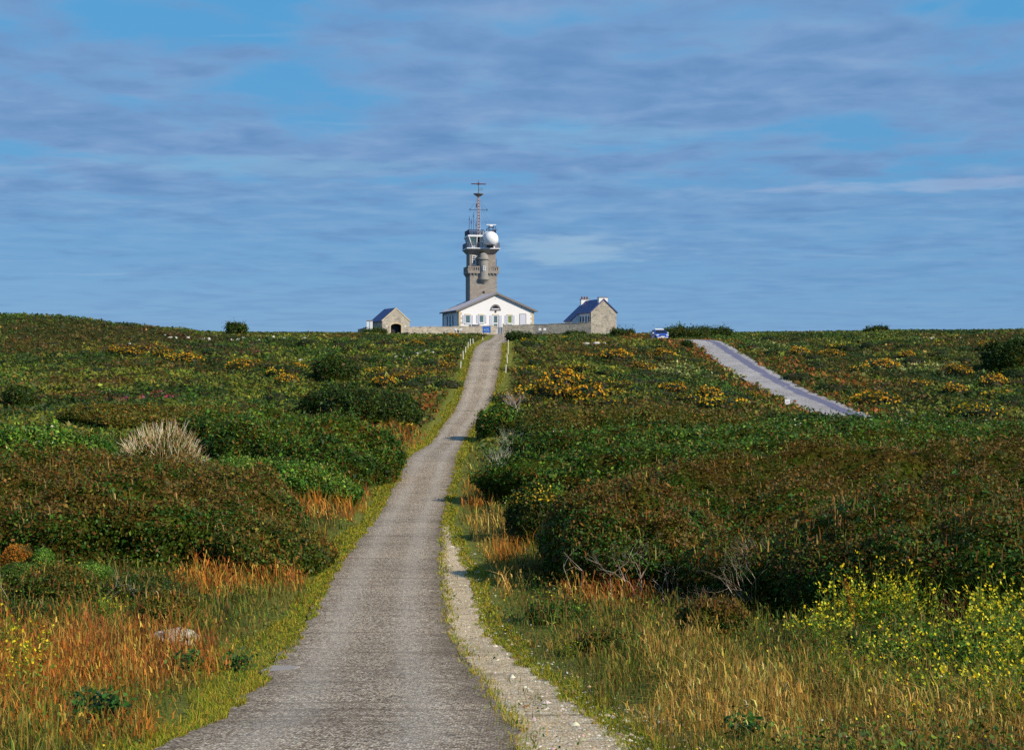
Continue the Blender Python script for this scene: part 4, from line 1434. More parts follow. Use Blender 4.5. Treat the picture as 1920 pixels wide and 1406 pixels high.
PALS = {
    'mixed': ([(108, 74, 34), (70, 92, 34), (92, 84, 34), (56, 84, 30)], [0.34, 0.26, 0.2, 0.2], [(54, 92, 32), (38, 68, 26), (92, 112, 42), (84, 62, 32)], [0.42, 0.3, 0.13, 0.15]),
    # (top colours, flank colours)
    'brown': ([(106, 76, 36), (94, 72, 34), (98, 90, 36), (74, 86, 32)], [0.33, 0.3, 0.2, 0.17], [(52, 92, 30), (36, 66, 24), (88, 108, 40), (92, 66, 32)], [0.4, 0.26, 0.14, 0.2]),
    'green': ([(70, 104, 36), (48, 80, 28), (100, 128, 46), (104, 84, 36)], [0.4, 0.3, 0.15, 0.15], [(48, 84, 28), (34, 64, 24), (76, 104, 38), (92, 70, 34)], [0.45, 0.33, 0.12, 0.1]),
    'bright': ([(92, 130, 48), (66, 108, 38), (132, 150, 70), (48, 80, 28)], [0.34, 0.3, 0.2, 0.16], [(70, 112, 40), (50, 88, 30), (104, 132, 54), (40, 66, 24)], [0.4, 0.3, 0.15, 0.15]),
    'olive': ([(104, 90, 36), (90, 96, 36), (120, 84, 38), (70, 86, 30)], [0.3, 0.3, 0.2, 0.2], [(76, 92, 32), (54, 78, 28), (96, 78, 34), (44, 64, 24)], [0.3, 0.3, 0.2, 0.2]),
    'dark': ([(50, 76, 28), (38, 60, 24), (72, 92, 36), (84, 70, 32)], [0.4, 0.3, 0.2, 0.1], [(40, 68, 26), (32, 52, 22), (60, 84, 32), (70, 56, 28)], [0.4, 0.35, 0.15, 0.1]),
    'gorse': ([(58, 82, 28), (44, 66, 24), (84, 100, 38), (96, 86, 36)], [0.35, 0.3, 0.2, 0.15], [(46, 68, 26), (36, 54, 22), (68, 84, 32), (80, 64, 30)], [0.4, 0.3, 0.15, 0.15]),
}


def thicket(name, label, cat, px, py, d, wpx, depth, H, n, ls, pal, seed, lum=0.55, group=None, twig=0, xyz=None, flower=None, mossy=False, rxm=None):
    """a wind-clipped shrub mass: woody interior, a skin of leaves, twigs sticking out"""
    rng = np.random.default_rng(seed)
    xc, yc = ((px - CX) / FOC * d, d) if xyz is None else xyz
    rx = rxm or wpx / FOC * d / 2
    ry = depth / 2
    gz = float(ground(xc, yc))
    MOUNDS.append((xc, yc, rx, ry))
    root = tag(empty(name, (xc, yc, gz)), label, cat, group)
    org = np.array([xc, yc, gz])
    tp, wt, fp_, wf = PALS[pal]
    # interior
    nt, nphi = 56, 16
    tg, pg = np.meshgrid(np.linspace(0, 2 * PI, nt), np.linspace(0.0, PI / 2, nphi))
    core = dome(tg, pg, xc, yc, rx, ry, H, seed, lum, min(0.16, 0.12 * H + 0.03)).reshape(-1, 3)
    cc = pick([(54, 66, 26), (70, 58, 30), (46, 58, 24)], [1, 1, 1], rng, len(core), 0.15)
    F = Foliage().grid(core - org, nphi, nt, cc)
    F.build('branchwork', M_UNDER, root)
    # leaves: more of them on the side the path and slope show
    m = int(n * 1.7)
    th = rng.uniform(0, 2 * PI, m)
    rim = rng.uniform(size=m) < 0.42
    ph = np.where(rim, np.arccos(rng.uniform(0, 0.85, m) ** 1.15), np.arcsin(np.clip(np.sqrt(rng.uniform(0, 1, m)), 0, 1) ** (1 / 0.72)))
    keep = rng.uniform(size=m) < np.where(np.sin(th) * np.sin(ph) > 0.55, 0.22, 1.0)
    th, ph = th[keep][:n], ph[keep][:n]
    P = dome(th, ph, xc, yc, rx, ry, H, seed, lum)
    N = np.stack([np.cos(th) * np.sin(ph) / rx, np.sin(th) * np.sin(ph) / ry, np.cos(ph) / H * 0.8 + 0.02], 1)
    N /= np.linalg.norm(N, axis=1, keepdims=True)
    P = P + N * (rng.normal(-0.02, ls * 0.9, len(P)) + (rng.uniform(size=len(P)) < (0.0 if mossy else 0.06)) * rng.uniform(0, ls * 4.5, len(P)))[:, None]
    NN = N * (0.9 if mossy else 0.55) + rng.normal(size=P.shape) * (0.35 if mossy else 0.6)
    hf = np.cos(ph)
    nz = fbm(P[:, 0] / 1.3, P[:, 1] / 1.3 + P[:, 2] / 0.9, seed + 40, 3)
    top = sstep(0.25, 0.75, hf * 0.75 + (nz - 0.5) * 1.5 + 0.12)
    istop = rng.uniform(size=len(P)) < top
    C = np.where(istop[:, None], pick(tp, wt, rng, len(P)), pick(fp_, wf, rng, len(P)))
    sz = np.exp(rng.normal(-0.08, 0.36, len(P))) * ls
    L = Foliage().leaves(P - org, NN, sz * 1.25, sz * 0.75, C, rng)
    if twig:
        k = rng.integers(0, len(P), twig)
        B = P[k] - org
        h = rng.uniform(0.1, 0.32, twig)
        L.blades(B, h * min(1.0, 0.5 + H / 3), 0.012 + 0.0004 * d, 0.5, pick([(120, 100, 70), (150, 128, 92), (88, 96, 40), (132, 84, 44)], [1, 1, 1, 1.2], rng, twig), rng)
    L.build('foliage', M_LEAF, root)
    if flower:
        fc, nf, fs, zone = flower
        k = np.nonzero((hf > zone) & (nz > 0.44))[0]
        k = rng.choice(k, min(nf, len(k)), replace=False)
        FF = Foliage().leaves(P[k] - org + N[k] * ls * 0.6, N[k] * 0.4 + rng.normal(size=(len(k), 3)) * 0.6, fs * rng.uniform(0.6, 1.3, len(k)), fs * 0.8, pick(fc, [1] * len(fc), rng, len(k), 0.15), rng)
        FF.build('blossom', M_FLOWER, root)
    return root


GORSE_Y = [(216, 172, 38), (204, 158, 34), (226, 188, 60)]
GORSE_O = [(206, 148, 34), (186, 130, 34), (216, 166, 50)]
WHITE_F = [(214, 214, 225), (222, 222, 240)]

# ------------------------------------------------------------------ the named thickets
T = thicket
T('blackthorn_thicket', 'broad brown topped thicket at the bend of the verge, pale tussock shrub behind it', 'bush', 175, 0, 38, 830, 13.5, 2.0, 66000, 0.055, 'brown', 101, twig=1000)
T('blackthorn_thicket', 'rounded dark thicket rising behind the leafy weeds, left of the path dip', 'bush', 545, 0, 64, 430, 9, 2.35, 30000, 0.085, 'green', 102, twig=300)
T('leafy_thicket', 'bright leafy weeds with pale spikes in front of the rounded dark thicket', 'weeds', 505, 0, 55.5, 330, 5, 1.0, 15000, 0.075, 'bright', 143, 0.9, twig=420)
T('blackthorn_thicket', 'dark green hump beside the orange grass where the path starts climbing', 'bush', 680, 0, 95, 215, 6.5, 1.7, 16000, 0.11, 'dark', 103)
T('bramble_bush', 'leafy green bush under the upright pale stems at the picture edge', 'bush', 60, 0, 48, 390, 5.5, 1.9, 22000, 0.075, 'bright', 104, twig=300, flower=(WHITE_F, 70, 0.10, 0.3))
T('round_bush', 'small ball shaped dark bush alone on the lower left heath', 'bush', 35, 0, 96, 62, 2.0, 1.25, 3500, 0.09, 'dark', 105, 0.3)
T('spreading_bush', 'dark spreading bush in the middle of the left heath slope', 'bush', 628, 0, 117, 84, 2.6, 1.5, 4500, 0.12, 'dark', 106, 0.6)
T('skyline_bush', 'dark bush on the skyline above the white stones', 'bush', 444, 0, 178, 42, 2.6, 1.55, 2600, 0.14, 'dark', 107, 0.5)
T('heather_thicket', 'flat brown strip of scrub between dark hump and round bush', 'bush', 330, 0, 84, 420, 9, 1.0, 22000, 0.10, 'olive', 108)
T('blackthorn_thicket', 'nearest thicket, green and brown, with bleached twigs on its shoulder', 'bush', 1830, 0, 26.8, 1060, 8.6, 1.85, 80000, 0.046, 'mixed', 111, twig=1100)
T('blackthorn_thicket', 'long low thicket with rusty crest and dead branches along its shaded foot', 'bush', 1800, 0, 43, 1480, 15, 2.15, 80000, 0.058, 'brown', 112, twig=1000)
T('blackthorn_thicket', 'rounded brown thicket lobe above the dead branches, nearest the path', 'bush', 1185, 0, 33.6, 370, 7.6, 1.85, 34000, 0.052, 'brown', 129, twig=500)
T('blackthorn_thicket', 'wide green and brown thicket just behind the gorse with yellow flowers', 'bush', 1640, 0, 57, 1480, 12, 2.0, 50000, 0.088, 'green', 113, twig=500)
T('bramble_thicket', 'bright green bramble belt across the middle of the right hand scrub', 'bush', 1480, 0, 71, 1020, 7, 1.5, 27000, 0.105, 'green', 114, flower=(WHITE_F, 160, 0.10, 0.2))
T('heath_thicket', 'smooth olive brown scrub shelf below the yellow gorse slope', 'bush', 1210, 0, 84, 520, 11, 1.55, 25000, 0.10, 'olive', 115)
T('blackthorn_thicket', 'dark scrub hiding the lower end of the far road', 'bush', 1570, 0, 88, 330, 6, 0.95, 18000, 0.11, 'dark', 116)
T('blackthorn_thicket', 'dark scrub band between the road end and the picture edge', 'bush', 1830, 0, 88, 330, 7, 1.25, 18000, 0.11, 'dark', 117)
T('evergreen_bush', 'big dark green bush on the right hand heath at the picture edge', 'bush', 1905, 0, 132, 130, 5, 2.5, 7000, 0.15, 'dark', 118)
T('evergreen_bush', 'upright dark leafy bush overhanging the path where it climbs', 'bush', 929, 0, 88, 74, 2.8, 1.75, 6500, 0.10, 'green', 119, 0.7)
T('gorse_bush', 'dark gorse bush with orange yellow flowers beside the path, at the thicket end', 'gorse', 1000, 0, 43, 100, 2.2, 1.55, 9000, 0.06, 'gorse', 120, 0.5, flower=(GORSE_Y, 260, 0.075, 0.5))
T('grass_tussock', 'bright green dome shaped tussock next to the flowering gorse', 'plant', 1044, 0, 44.5, 40, 0.8, 1.75, 1500, 0.07, 'bright', 121, 0.3)
T('skyline_bush', 'dark low mound of scrub on the skyline behind the blue car', 'bush', 1300, 0, 192, 150, 6, 1.3, 4200, 0.16, 'dark', 122, 0.4)
T('skyline_bush', 'small round bush alone on the far right skyline', 'bush', 1644, 0, 197, 46, 2.2, 0.55, 1200, 0.15, 'dark', 123, 0.3)
T('skyline_bush', 'ragged dark bush against the foot of the stone cottage', 'bush', 1168, 0, 206, 44, 2.0, 0.8, 1500, 0.15, 'dark', 124, 0.8)
T('low_bush', 'low dark bush before the enclosure wall, next to the cottage', 'bush', 1078, 0, 207, 40, 1.6, 0.55, 1200, 0.13, 'dark', 125, 0.5)
T('low_bush', 'low dark bush at the garage corner below the gate pillars', 'bush', 703, 0, 204, 46, 2.0, 0.75, 1300, 0.13, 'dark', 126, 0.6)
T('low_bush', 'dark low bush leaning over the path top on its right side', 'bush', 972, 0, 170, 52, 2.2, 0.9, 1700, 0.13, 'dark', 127, 0.6)
T('low_bush', 'small dark bush on the verge at the top bend of the far road', 'bush', 1287, 0, 157, 22, 0.9, 0.8, 700, 0.13, 'dark', 128, 0.5)
T('low_thicket', 'low dark scrub sloping from the brown thicket down to the verge', 'bush', 500, 0, 35, 260, 6.5, 0.9, 17000, 0.058, 'olive', 141, 1.0, twig=500)
for q_, (px, d, w_, dp, H_, pal, lab) in enumerate([(110, 25.6, 150, 1.3, 0.40, 'olive', 'low olive scrub clump just below the mossy cushions'), (262, 26.2, 150, 1.4, 0.38, 'dark', 'low dark leafy clump beside the green cushions, towards the orange grass'),
        (325, 23.6, 120, 1.2, 0.34, 'olive', 'low olive scrub clump above the boulder'), (40, 22.2, 140, 1.2, 0.36, 'dark', 'low dark leafy clump at the picture edge over the rusty grass'), (1000, 33.5, 70, 1.8, 0.34, 'olive', 'low herb clump between gravel margin and the dead branches'),
        (1040, 25.0, 110, 1.4, 0.36, 'green', 'low green herb clump right of the gravel margin'), (1330, 22.3, 130, 1.3, 0.42, 'brown', 'low red brown clump at the foot of the nearest thicket'),
        (1130, 20.5, 110, 1.1, 0.26, 'olive', 'low olive herb clump in the grass before the dead branches'), (1880, 17.5, 230, 1.6, 0.55, 'bright', 'leafy green clump under the yellow flowers at the picture edge'), (1690, 18.6, 210, 1.6, 0.42, 'green', 'leafy dark clump under the loose yellow flowers')]):
    T('low_scrub', lab, 'shrub', px, 0, d, w_, dp, H_, 3200, 0.034, pal, 160 + q_, 0.9, twig=120)
# cushions in the near west corner
T('cushion_plant', 'rounded orange brown cushion plant, the topmost of the mossy cushions', 'plant', 34, 0, 28.3, 66, 0.7, 0.75, 4200, 0.022, 'brown', 131, 0.3, mossy=True, flower=([(186, 122, 40), (160, 96, 36)], 1900, 0.03, 0.0))
T('cushion_plant', 'small smooth green cushion plant touching the orange cushion', 'plant', 82, 0, 28.0, 46, 0.6, 0.68, 3000, 0.022, 'bright', 132, 0.25, mossy=True)
T('cushion_plant', 'flat dark green cushion plant below the orange cushion', 'plant', 42, 0, 26.6, 96, 0.8, 0.42, 4200, 0.022, 'green', 133, 0.25, mossy=True)
T('cushion_plant', 'wide low green cushion plant nearest the dry orange grass', 'plant', 172, 0, 28.0, 84, 0.8, 0.45, 3600, 0.022, 'bright', 134, 0.35, mossy=True)


# ------------------------------------------------------------------ shrubs repeated over the heath
def proto(name, pal, r, h, n, ls, seed, flower=None):
    rng = np.random.default_rng(seed)
    th = rng.uniform(0, 2 * PI, n)
    ph = np.arccos(rng.uniform(0, 1, n))
    def sh(th, ph, off=0.0):
        R = 1 + 0.6 * (fbm(np.cos(th) * 1.3 + seed, np.sin(th) * 1.3, seed, 3) - 0.5)
        lu = 1 + 0.7 * (fbm(np.cos(th) * np.sin(ph) * 2 + 5, np.sin(th) * np.sin(ph) * 2 + seed, seed + 1, 3) - 0.5)
        return np.stack([(r - off) * R * np.sin(ph) ** 0.8 * np.cos(th), (r - off) * R * np.sin(ph) ** 0.8 * np.sin(th), (h - off) * lu * np.maximum(np.cos(ph), 0) ** 0.7 - 0.1], -1)
    tg, pg = np.meshgrid(np.linspace(0, 2 * PI, 18), np.linspace(0.02, PI / 2, 7))
    core = sh(tg, pg, 0.1).reshape(-1, 3)
    tp, wt, fp_, wf = PALS[pal]
    F = Foliage().grid(core, 7, 18, pick([(44, 50, 24), (56, 46, 26)], [1, 1], rng, len(core), 0.2))
    P = sh(th, ph)
    N = np.stack([np.cos(th) * np.sin(ph), np.sin(th) * np.sin(ph), np.cos(ph)], 1)
    P = P + N * rng.normal(0, ls * 0.7, n)[:, None]
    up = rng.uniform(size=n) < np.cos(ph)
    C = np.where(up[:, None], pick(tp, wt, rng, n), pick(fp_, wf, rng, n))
    sz = ls * rng.uniform(0.7, 1.3, n)
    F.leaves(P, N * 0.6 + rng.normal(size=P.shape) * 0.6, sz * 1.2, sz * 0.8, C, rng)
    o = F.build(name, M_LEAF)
    if flower:
        fc, nf, fs = flower
        k = rng.choice(np.nonzero(np.cos(ph) > 0.25)[0], nf, replace=False)
        Foliage().leaves(P[k] + N[k] * ls * 0.5, N[k] * 0.5 + rng.normal(size=(nf, 3)) * 0.6, fs * rng.uniform(0.6, 1.3, nf), fs * 0.8, pick(fc, [1] * len(fc), rng, nf, 0.15), rng).build('blossom', M_FLOWER, o)
    return o


G_SPOTS = [(215, 660, 1), (240, 664, 1.2), (330, 672, 1.3), (352, 678, 1.1), (282, 655, 1.2), (425, 676, .9), (455, 692, 1), (555, 690, .8), (520, 700, 1), (735, 642, 1), (650, 696, .8), (850, 630, .8), (893, 632, .7),
           (800, 700, 1), (720, 722, 1), (480, 682, .7), (700, 700, .9), (760, 708, .9), (835, 690, 1), (190, 798, 1), (780, 645, .8), (845, 672, .8), (860, 705, .7), (310, 668, .9), (540, 715, .8), (600, 692, .7),
           (982, 696, 1.2), (1050, 722, 1.4), (1078, 716, 1.3), (1030, 742, 1.3), (998, 738, 1.1), (1100, 752, 1.5), (1118, 756, 1.3), (1155, 672, 1.2), (1090, 667, 1), (1240, 666, 1.1), (1065, 738, 1.3), (1262, 732, 1.1),
           (1330, 742, 1.1), (1352, 758, 1.3), (1160, 722, 1.3), (1205, 692, 1), (1392, 742, 1), (962, 742, 1.2), (975, 750, 1), (1120, 642, .9), (990, 640, .9), (1062, 632, .8), (1140, 735, 1), (1290, 748, 1.2), (1085, 690, 1),
           (1500, 662, 1), (1612, 692, 1), (1652, 690, 1.1), (1720, 722, 1.2), (1792, 700, 1.1), (1862, 722, 1.3), (1830, 777, 1.5), (1642, 756, 1.6), (1892, 692, 1.1), (1762, 642, .9), (1852, 652, 1), (1560, 665, .9), (1700, 668, 1), (1870, 742, 1.2), (1790, 735, 1), (1560, 650, .9)]
gp1 = proto('gorse_clump', 'gorse', 0.95, 0.8, 520, 0.12, 201, (GORSE_O, 170, 0.17))
gp2 = proto('gorse_clump', 'gorse', 1.0, 0.6, 520, 0.12, 202, (GORSE_Y, 95, 0.17))
gp3 = proto('gorse_clump', 'olive', 1.15, 0.55, 520, 0.12, 203, (GORSE_O, 70, 0.16))
first = {0: gp1, 1: gp2, 2: gp3}
used = set()


def clear_of_ways(x, y, m=0.5):
    rd = road_dist(np.array([x]), np.array([y]))[0][0]
    return (x < path_l(y) - m or x > path_r(y) + m) and rd > ROAD_W / 2 + m


def side_of(x, y):
    if x < path_c(y): return 'west'
    rc = ROADC[np.argmin(np.abs(ROADC[:, 1] - y))][0]
    return 'between' if x < rc else 'east'


G_LAB = {'west': 'small flowering gorse clump, orange yellow, on the heath slope left of the path', 'between': 'small flowering gorse clump, orange yellow, on the slope between path and far road', 'east': 'small flowering gorse clump, orange yellow, on the heath beyond the far road'}
for i, (px, py, sc) in enumerate(G_SPOTS):
    x, y, z = hit(px, py + 3)
    if not clear_of_ways(x, y, 0.9): continue
    k = rnd.choice((0, 0, 1, 1, 2))
    o = first[k] if k not in used else copy_tree(first[k])
    used.add(k)
    o.location = (x, y, z - 0.05)
    o.rotation_euler = (0, 0, rnd.uniform(0, 6.28))
    f = sc * rnd.uniform(0.8, 1.15)
    o.scale = (f * rnd.uniform(0.9, 1.5), f, f * rnd.uniform(0.75, 1.05))
    sd_ = side_of(x, y)
    tag(o, G_LAB[sd_], 'gorse', 'gorse clumps ' + {'west': 'left of the path', 'between': 'between path and road', 'east': 'beyond the road'}[sd_])
for k in (0, 1, 2):
    if k not in used: bpy.data.objects.remove(first[k])

hp = [proto('heath_shrub', 'dark', 1.0, 0.8, 420, 0.13, 211), proto('heath_shrub', 'green', 1.1, 0.7, 420, 0.13, 212), proto('heath_shrub', 'olive', 1.25, 0.55, 420, 0.13, 213), proto('heath_shrub', 'brown', 1.2, 0.5, 420, 0.13, 214)]
hk = ['dark green', 'mid green', 'olive', 'brown']
used = set()
cnt = 0
for t_ in range(2000):
    if cnt >= 250: break
    px, py = rnd.uniform(-60, 1980), 640 + 125 * rnd.random() ** 1.25
    if fbm(np.array([px / 160]), np.array([py / 40]), 77, 3)[0] < 0.46: continue
    x, y, z = hit(px, py)
    if y < 92 or y > 205 or not clear_of_ways(x, y, 1.0): continue
    if any(((x - a) / (c + 0.6)) ** 2 + ((y - b) / (d_ + 0.6)) ** 2 < 1 for a, b, c, d_ in MOUNDS): continue
    k = rnd.choice((0, 0, 1, 1, 2, 2, 3))
    o = hp[k] if k not in used else copy_tree(hp[k])
    used.add(k)
    f = rnd.uniform(0.5, 1.15)
    o.location = (x, y, z - 0.06)
    o.rotation_euler = (0, 0, rnd.uniform(0, 6.28))
    o.scale = (f * rnd.uniform(0.9, 1.7), f * rnd.uniform(0.8, 1.2), f * rnd.uniform(0.6, 1.0))
    sd_ = side_of(x, y)
    where = {'west': 'on the heath slope left of the path', 'between': 'on the slope between path and far road', 'east': 'on the heath beyond the far road'}[sd_]
    tag(o, 'low %s heath shrub, flowerless, %s' % (hk[k], where), 'shrub', '%s shrubs %s' % (hk[k], where))
    cnt += 1

# ------------------------------------------------------------------ heath cover on the far slopes
rng = np.random.default_rng(31)
n = 102000
px = rng.uniform(-260, 2180, n)
y = 76 * (222 / 76) ** (rng.uniform(size=n) ** 0.9)
x = (px - CX) / FOC * y + rng.normal(0, 0.3, n)
rd = road_dist(x, y)[0]
inb = np.zeros(n, bool)
for a, b, c, d_ in MOUNDS:
    inb |= ((x - a) / (c * 0.85)) ** 2 + ((y - b) / (d_ * 0.85)) ** 2 < 1
inb |= (y > 212.5) & (np.abs(x) < 17 + 3)
pl_, pr_ = path_l(y), path_r(y)
off_path = np.where(y < 216, (x < pl_ - 0.35) | (x > pr_ + 0.35), True)
ok = off_path & (rd > ROAD_W / 2 - 0.22 + 0.6 * (fbm(y * 0.9, x * 0.3, 63, 3) - 0.5)) & ~inb & ~((y > 206) & (x > -4.5) & (x < -0.5))
x, y, rd = x[ok], y[ok], rd[ok]
n = len(x)
z = ground(x, y)
na = fbm(x / 6, y / 14, 51, 4)
nb = fbm(x / 3.2, y / 7, 52, 4)
nc_ = fbm(x / 11, y / 24, 53, 3)
HC = [(60, 82, 28), (42, 62, 24), (92, 100, 36), (132, 134, 52), (92, 74, 36), (146, 130, 72), (74, 104, 36)]
Wt = np.stack([0.5 + 0 * x, 0.8 * sstep(0.62, 0.36, na), 0.9 * sstep(0.42, 0.62, nb), 0.8 * sstep(0.55, 0.70, nb), 1.0 * sstep(0.48, 0.66, nc_), 0.22 * sstep(0.5, 0.7, na), 0.5 * sstep(0.52, 0.35, nc_)], 1)
# rusty grass along the far road, verge grass along the path
PT = [(100, 618, 16, 12, 'moor'), (300, 630, 12, 10, 'moor'), (1250, 650, 0, 0, 'none'), (735, 814, 2.6, 6.0, 'orange'), (812, 756, 1.6, 5.0, 'rust'), (1590, 715, 2.2, 7, 'rust'), (1500, 690, 1.6, 8, 'rust'), (1400, 690, 1.5, 7, 'rust'), (1290, 652, 2.5, 7, 'rust'), (1330, 668, 1.5, 8, 'rust'), (1420, 735, 2, 5, 'rust'),
      (1640, 755, 1.5, 3, 'yellow'), (1200, 634, 3, 8, 'rust'), (180, 744, 1.3, 1.5, 'heather'), (300, 745, 1.6, 2, 'heather'), (310, 632, 5, 4, 'ling'), (250, 655, 4, 4, 'ling'), (240, 752, 1.5, 1.5, 'heather'), (1450, 655, 3, 5, 'pale'), (1700, 690, 5, 6, 'pale'), (1280, 690, 4, 5, 'pale'), (1380, 705, 3, 4, 'pale'),
      (420, 660, 5, 6, 'ling'), (930, 700, 0, 0, 'none'), (100, 700, 9, 5, 'lime'), (300, 700, 7, 5, 'lime'), (640, 705, 7, 5, 'lime'), (780, 720, 5, 5, 'lime'), (500, 730, 8, 4, 'lime'), (1040, 700, 5, 6, 'lime'), (1800, 770, 6, 5, 'lime')]
PC = {'ling': [(104, 62, 62), (92, 66, 44), (80, 74, 36), (66, 78, 32)], 'moor': [(78, 66, 34), (62, 70, 30), (92, 78, 38), (54, 60, 28)], 'orange': [(170, 112, 50), (142, 96, 44), (178, 142, 66), (112, 100, 42)], 'rust': [(150, 90, 44), (126, 82, 40), (104, 96, 40), (88, 92, 38)], 'yellow': [(206, 176, 40), (170, 160, 50)], 'heather': [(150, 62, 112), (120, 52, 84), (104, 70, 44), (80, 84, 36)], 'pale': [(176, 180, 140), (128, 140, 84), (70, 96, 40)], 'lime': [(122, 126, 50), (98, 112, 42), (76, 98, 36), (104, 100, 42)]}
C = pick(HC, Wt ** 1.7, rng, n, 0.2)
hh = rng.uniform(0.12, 0.34, n)
SKIP = np.zeros(n, bool)
for ppx, ppy, a, b, kind in PT:
    if kind == 'none': continue
    cx_, cy_, _ = hit(ppx, ppy)
    r_ = ((x - cx_) / a) ** 2 + ((y - cy_) / b) ** 2 + (fbm(x * 0.8, y * 0.4, 61, 3) - 0.5) * 1.5
    m = (r_ < 1) & (rng.uniform(size=n) < (0.8 if kind in ('orange', 'rust') else 0.6))
    C[m] = pick(PC[kind], [1] * len(PC[kind]), rng, int(m.sum()), 0.22)
    if kind in ('orange', 'rust'): hh[m] *= 1.2
    if kind == 'orange': SKIP |= (m & (y < 93))
mr = (rd < ROAD_W / 2 + 2.2) & (rng.uniform(size=n) < 0.6)
C[mr] = pick(PC['rust'], [1, 1, 1, 1], rng, int(mr.sum()), 0.22)
vd = np.maximum(path_l(y) - x, x - path_r(y))
mv = (vd > 0) & (vd < 1.0) & (y < 214)
C[mv] = pick([(128, 140, 48), (104, 124, 42), (164, 150, 70)], [1, 1, 0.6], rng, int(mv.sum()), 0.2)
hh[mv] *= 0.35
hh[(vd > 0) & (vd < 0.6)] *= 0.6
x, y, z, hh, C = x[~SKIP], y[~SKIP], z[~SKIP], hh[~SKIP], C[~SKIP]
n = len(x)
F = Foliage()
for k in range(4):
    jx, jy = rng.normal(0, 0.15, n), rng.normal(0, 0.15, n)
    P = np.stack([x + jx, y + jy, z + hh * rng.uniform(0.25, 0.95, n)], 1)
    N = np.stack([jx * 3, jy * 3 - 0.25, np.full(n, 0.55)], 1) + rng.normal(size=(n, 3)) * 0.42
    sz = hh * np.exp(rng.normal(-0.62, 0.35, n)) + 0.02
    F.leaves(P, N, sz * 1.3, sz * 0.8, np.clip(C * np.exp(rng.normal(0, 0.16, n))[:, None], 0, 0.9), rng)
tag(F.build('heath', M_LEAF), 'mixed heath cover of heather, gorse and grass on the far slopes', 'heath', None, 'stuff')

# ------------------------------------------------------------------ near grassland
PATCH = [(160, 1225, 1.9, 2.8, 'red'), (60, 1290, 1.6, 2.0, 'orange'), (250, 1270, 1.0, 2.0, 'red'), (440, 1105, 1.5, 3.0, 'orange'), (520, 1130, 0.8, 2.6, 'mix'), (632, 948, 1.9, 6.5, 'orange'), (560, 1010, 0.8, 3, 'mix'), (600, 915, 1.8, 3.0, 'mix'), (300, 1120, 1.2, 2.2, 'weeds'), (200, 1100, 2.2, 1.6, 'weeds'),
         (80, 1130, 1.4, 2.0, 'weeds'), (60, 1380, 1.5, 0.9, 'orange'), (200, 1365, 0.9, 0.8, 'mix'), (300, 1330, 0.6, 0.9, 'weeds'), (380, 1180, 0.9, 1.5, 'mix'), (480, 1120, 0.9, 2.5, 'mix'), (1250, 1360, 1.5, 1.2, 'dry'), (1450, 1330, 1.2, 2.0, 'dry'), (1650, 1390, 1.8, 0.9, 'dry'), (1400, 1250, 1.3, 1.8, 'mix'), (1230, 1180, 1.6, 2.6, 'mix'), (1060, 1180, 0.9, 2.6, 'weeds'), (1130, 1230, 0.9, 2.2, 'mix'), (980, 1120, 0.6, 3.0, 'weeds'), (1180, 1130, 1.2, 2.0, 'red'),
         (1000, 1060, 1.0, 4.0, 'mix'), (960, 1040, 0.7, 4.0, 'orange'), (915, 985, 0.7, 6.0, 'dry'), (900, 930, 0.9, 6.0, 'orange'), (930, 1010, 0.8, 5, 'dry'), (960, 1110, 0.6, 3, 'dry'), (1150, 1300, 0.7, 1.4, 'mix'), (1050, 1260, 0.5, 1.4, 'weeds'), (1120, 1360, 0.5, 0.8, 'green'), (1300, 1240, 1.0, 1.8, 'dry'), (1760, 1260, 2.2, 2.6, 'weeds'), (1600, 1300, 1.0, 1.4, 'mix'), (1880, 1330, 1.2, 1.6, 'weeds'),
         (738, 818, 3.0, 6.5, 'orange'), (810, 765, 2.0, 5.0, 'orange'), (690, 880, 1.0, 5, 'mix'), (690, 860, 1.5, 5, 'weeds'), (880, 860, 0.5, 5, 'mix')]
GC = {'red': [(150, 84, 40), (168, 108, 46), (124, 68, 38), (186, 146, 74), (118, 112, 44)], 'orange': [(180, 108, 42), (164, 94, 40), (196, 146, 70), (122, 110, 44), (138, 78, 38)], 'dry': [(172, 130, 64), (186, 148, 82), (146, 104, 50), (118, 118, 48), (206, 176, 112)],
      'mix': [(104, 110, 40), (136, 108, 50), (82, 100, 36), (160, 134, 70), (116, 82, 40)], 'green': [(92, 128, 42), (116, 144, 50), (72, 104, 36), (150, 146, 64), (134, 112, 54)], 'weeds': [(84, 100, 38), (118, 92, 46), (96, 108, 42), (146, 126, 62), (108, 78, 40)],
      'verge': [(124, 138, 46), (102, 124, 40), (150, 142, 60), (84, 104, 38), (160, 132, 70)]}


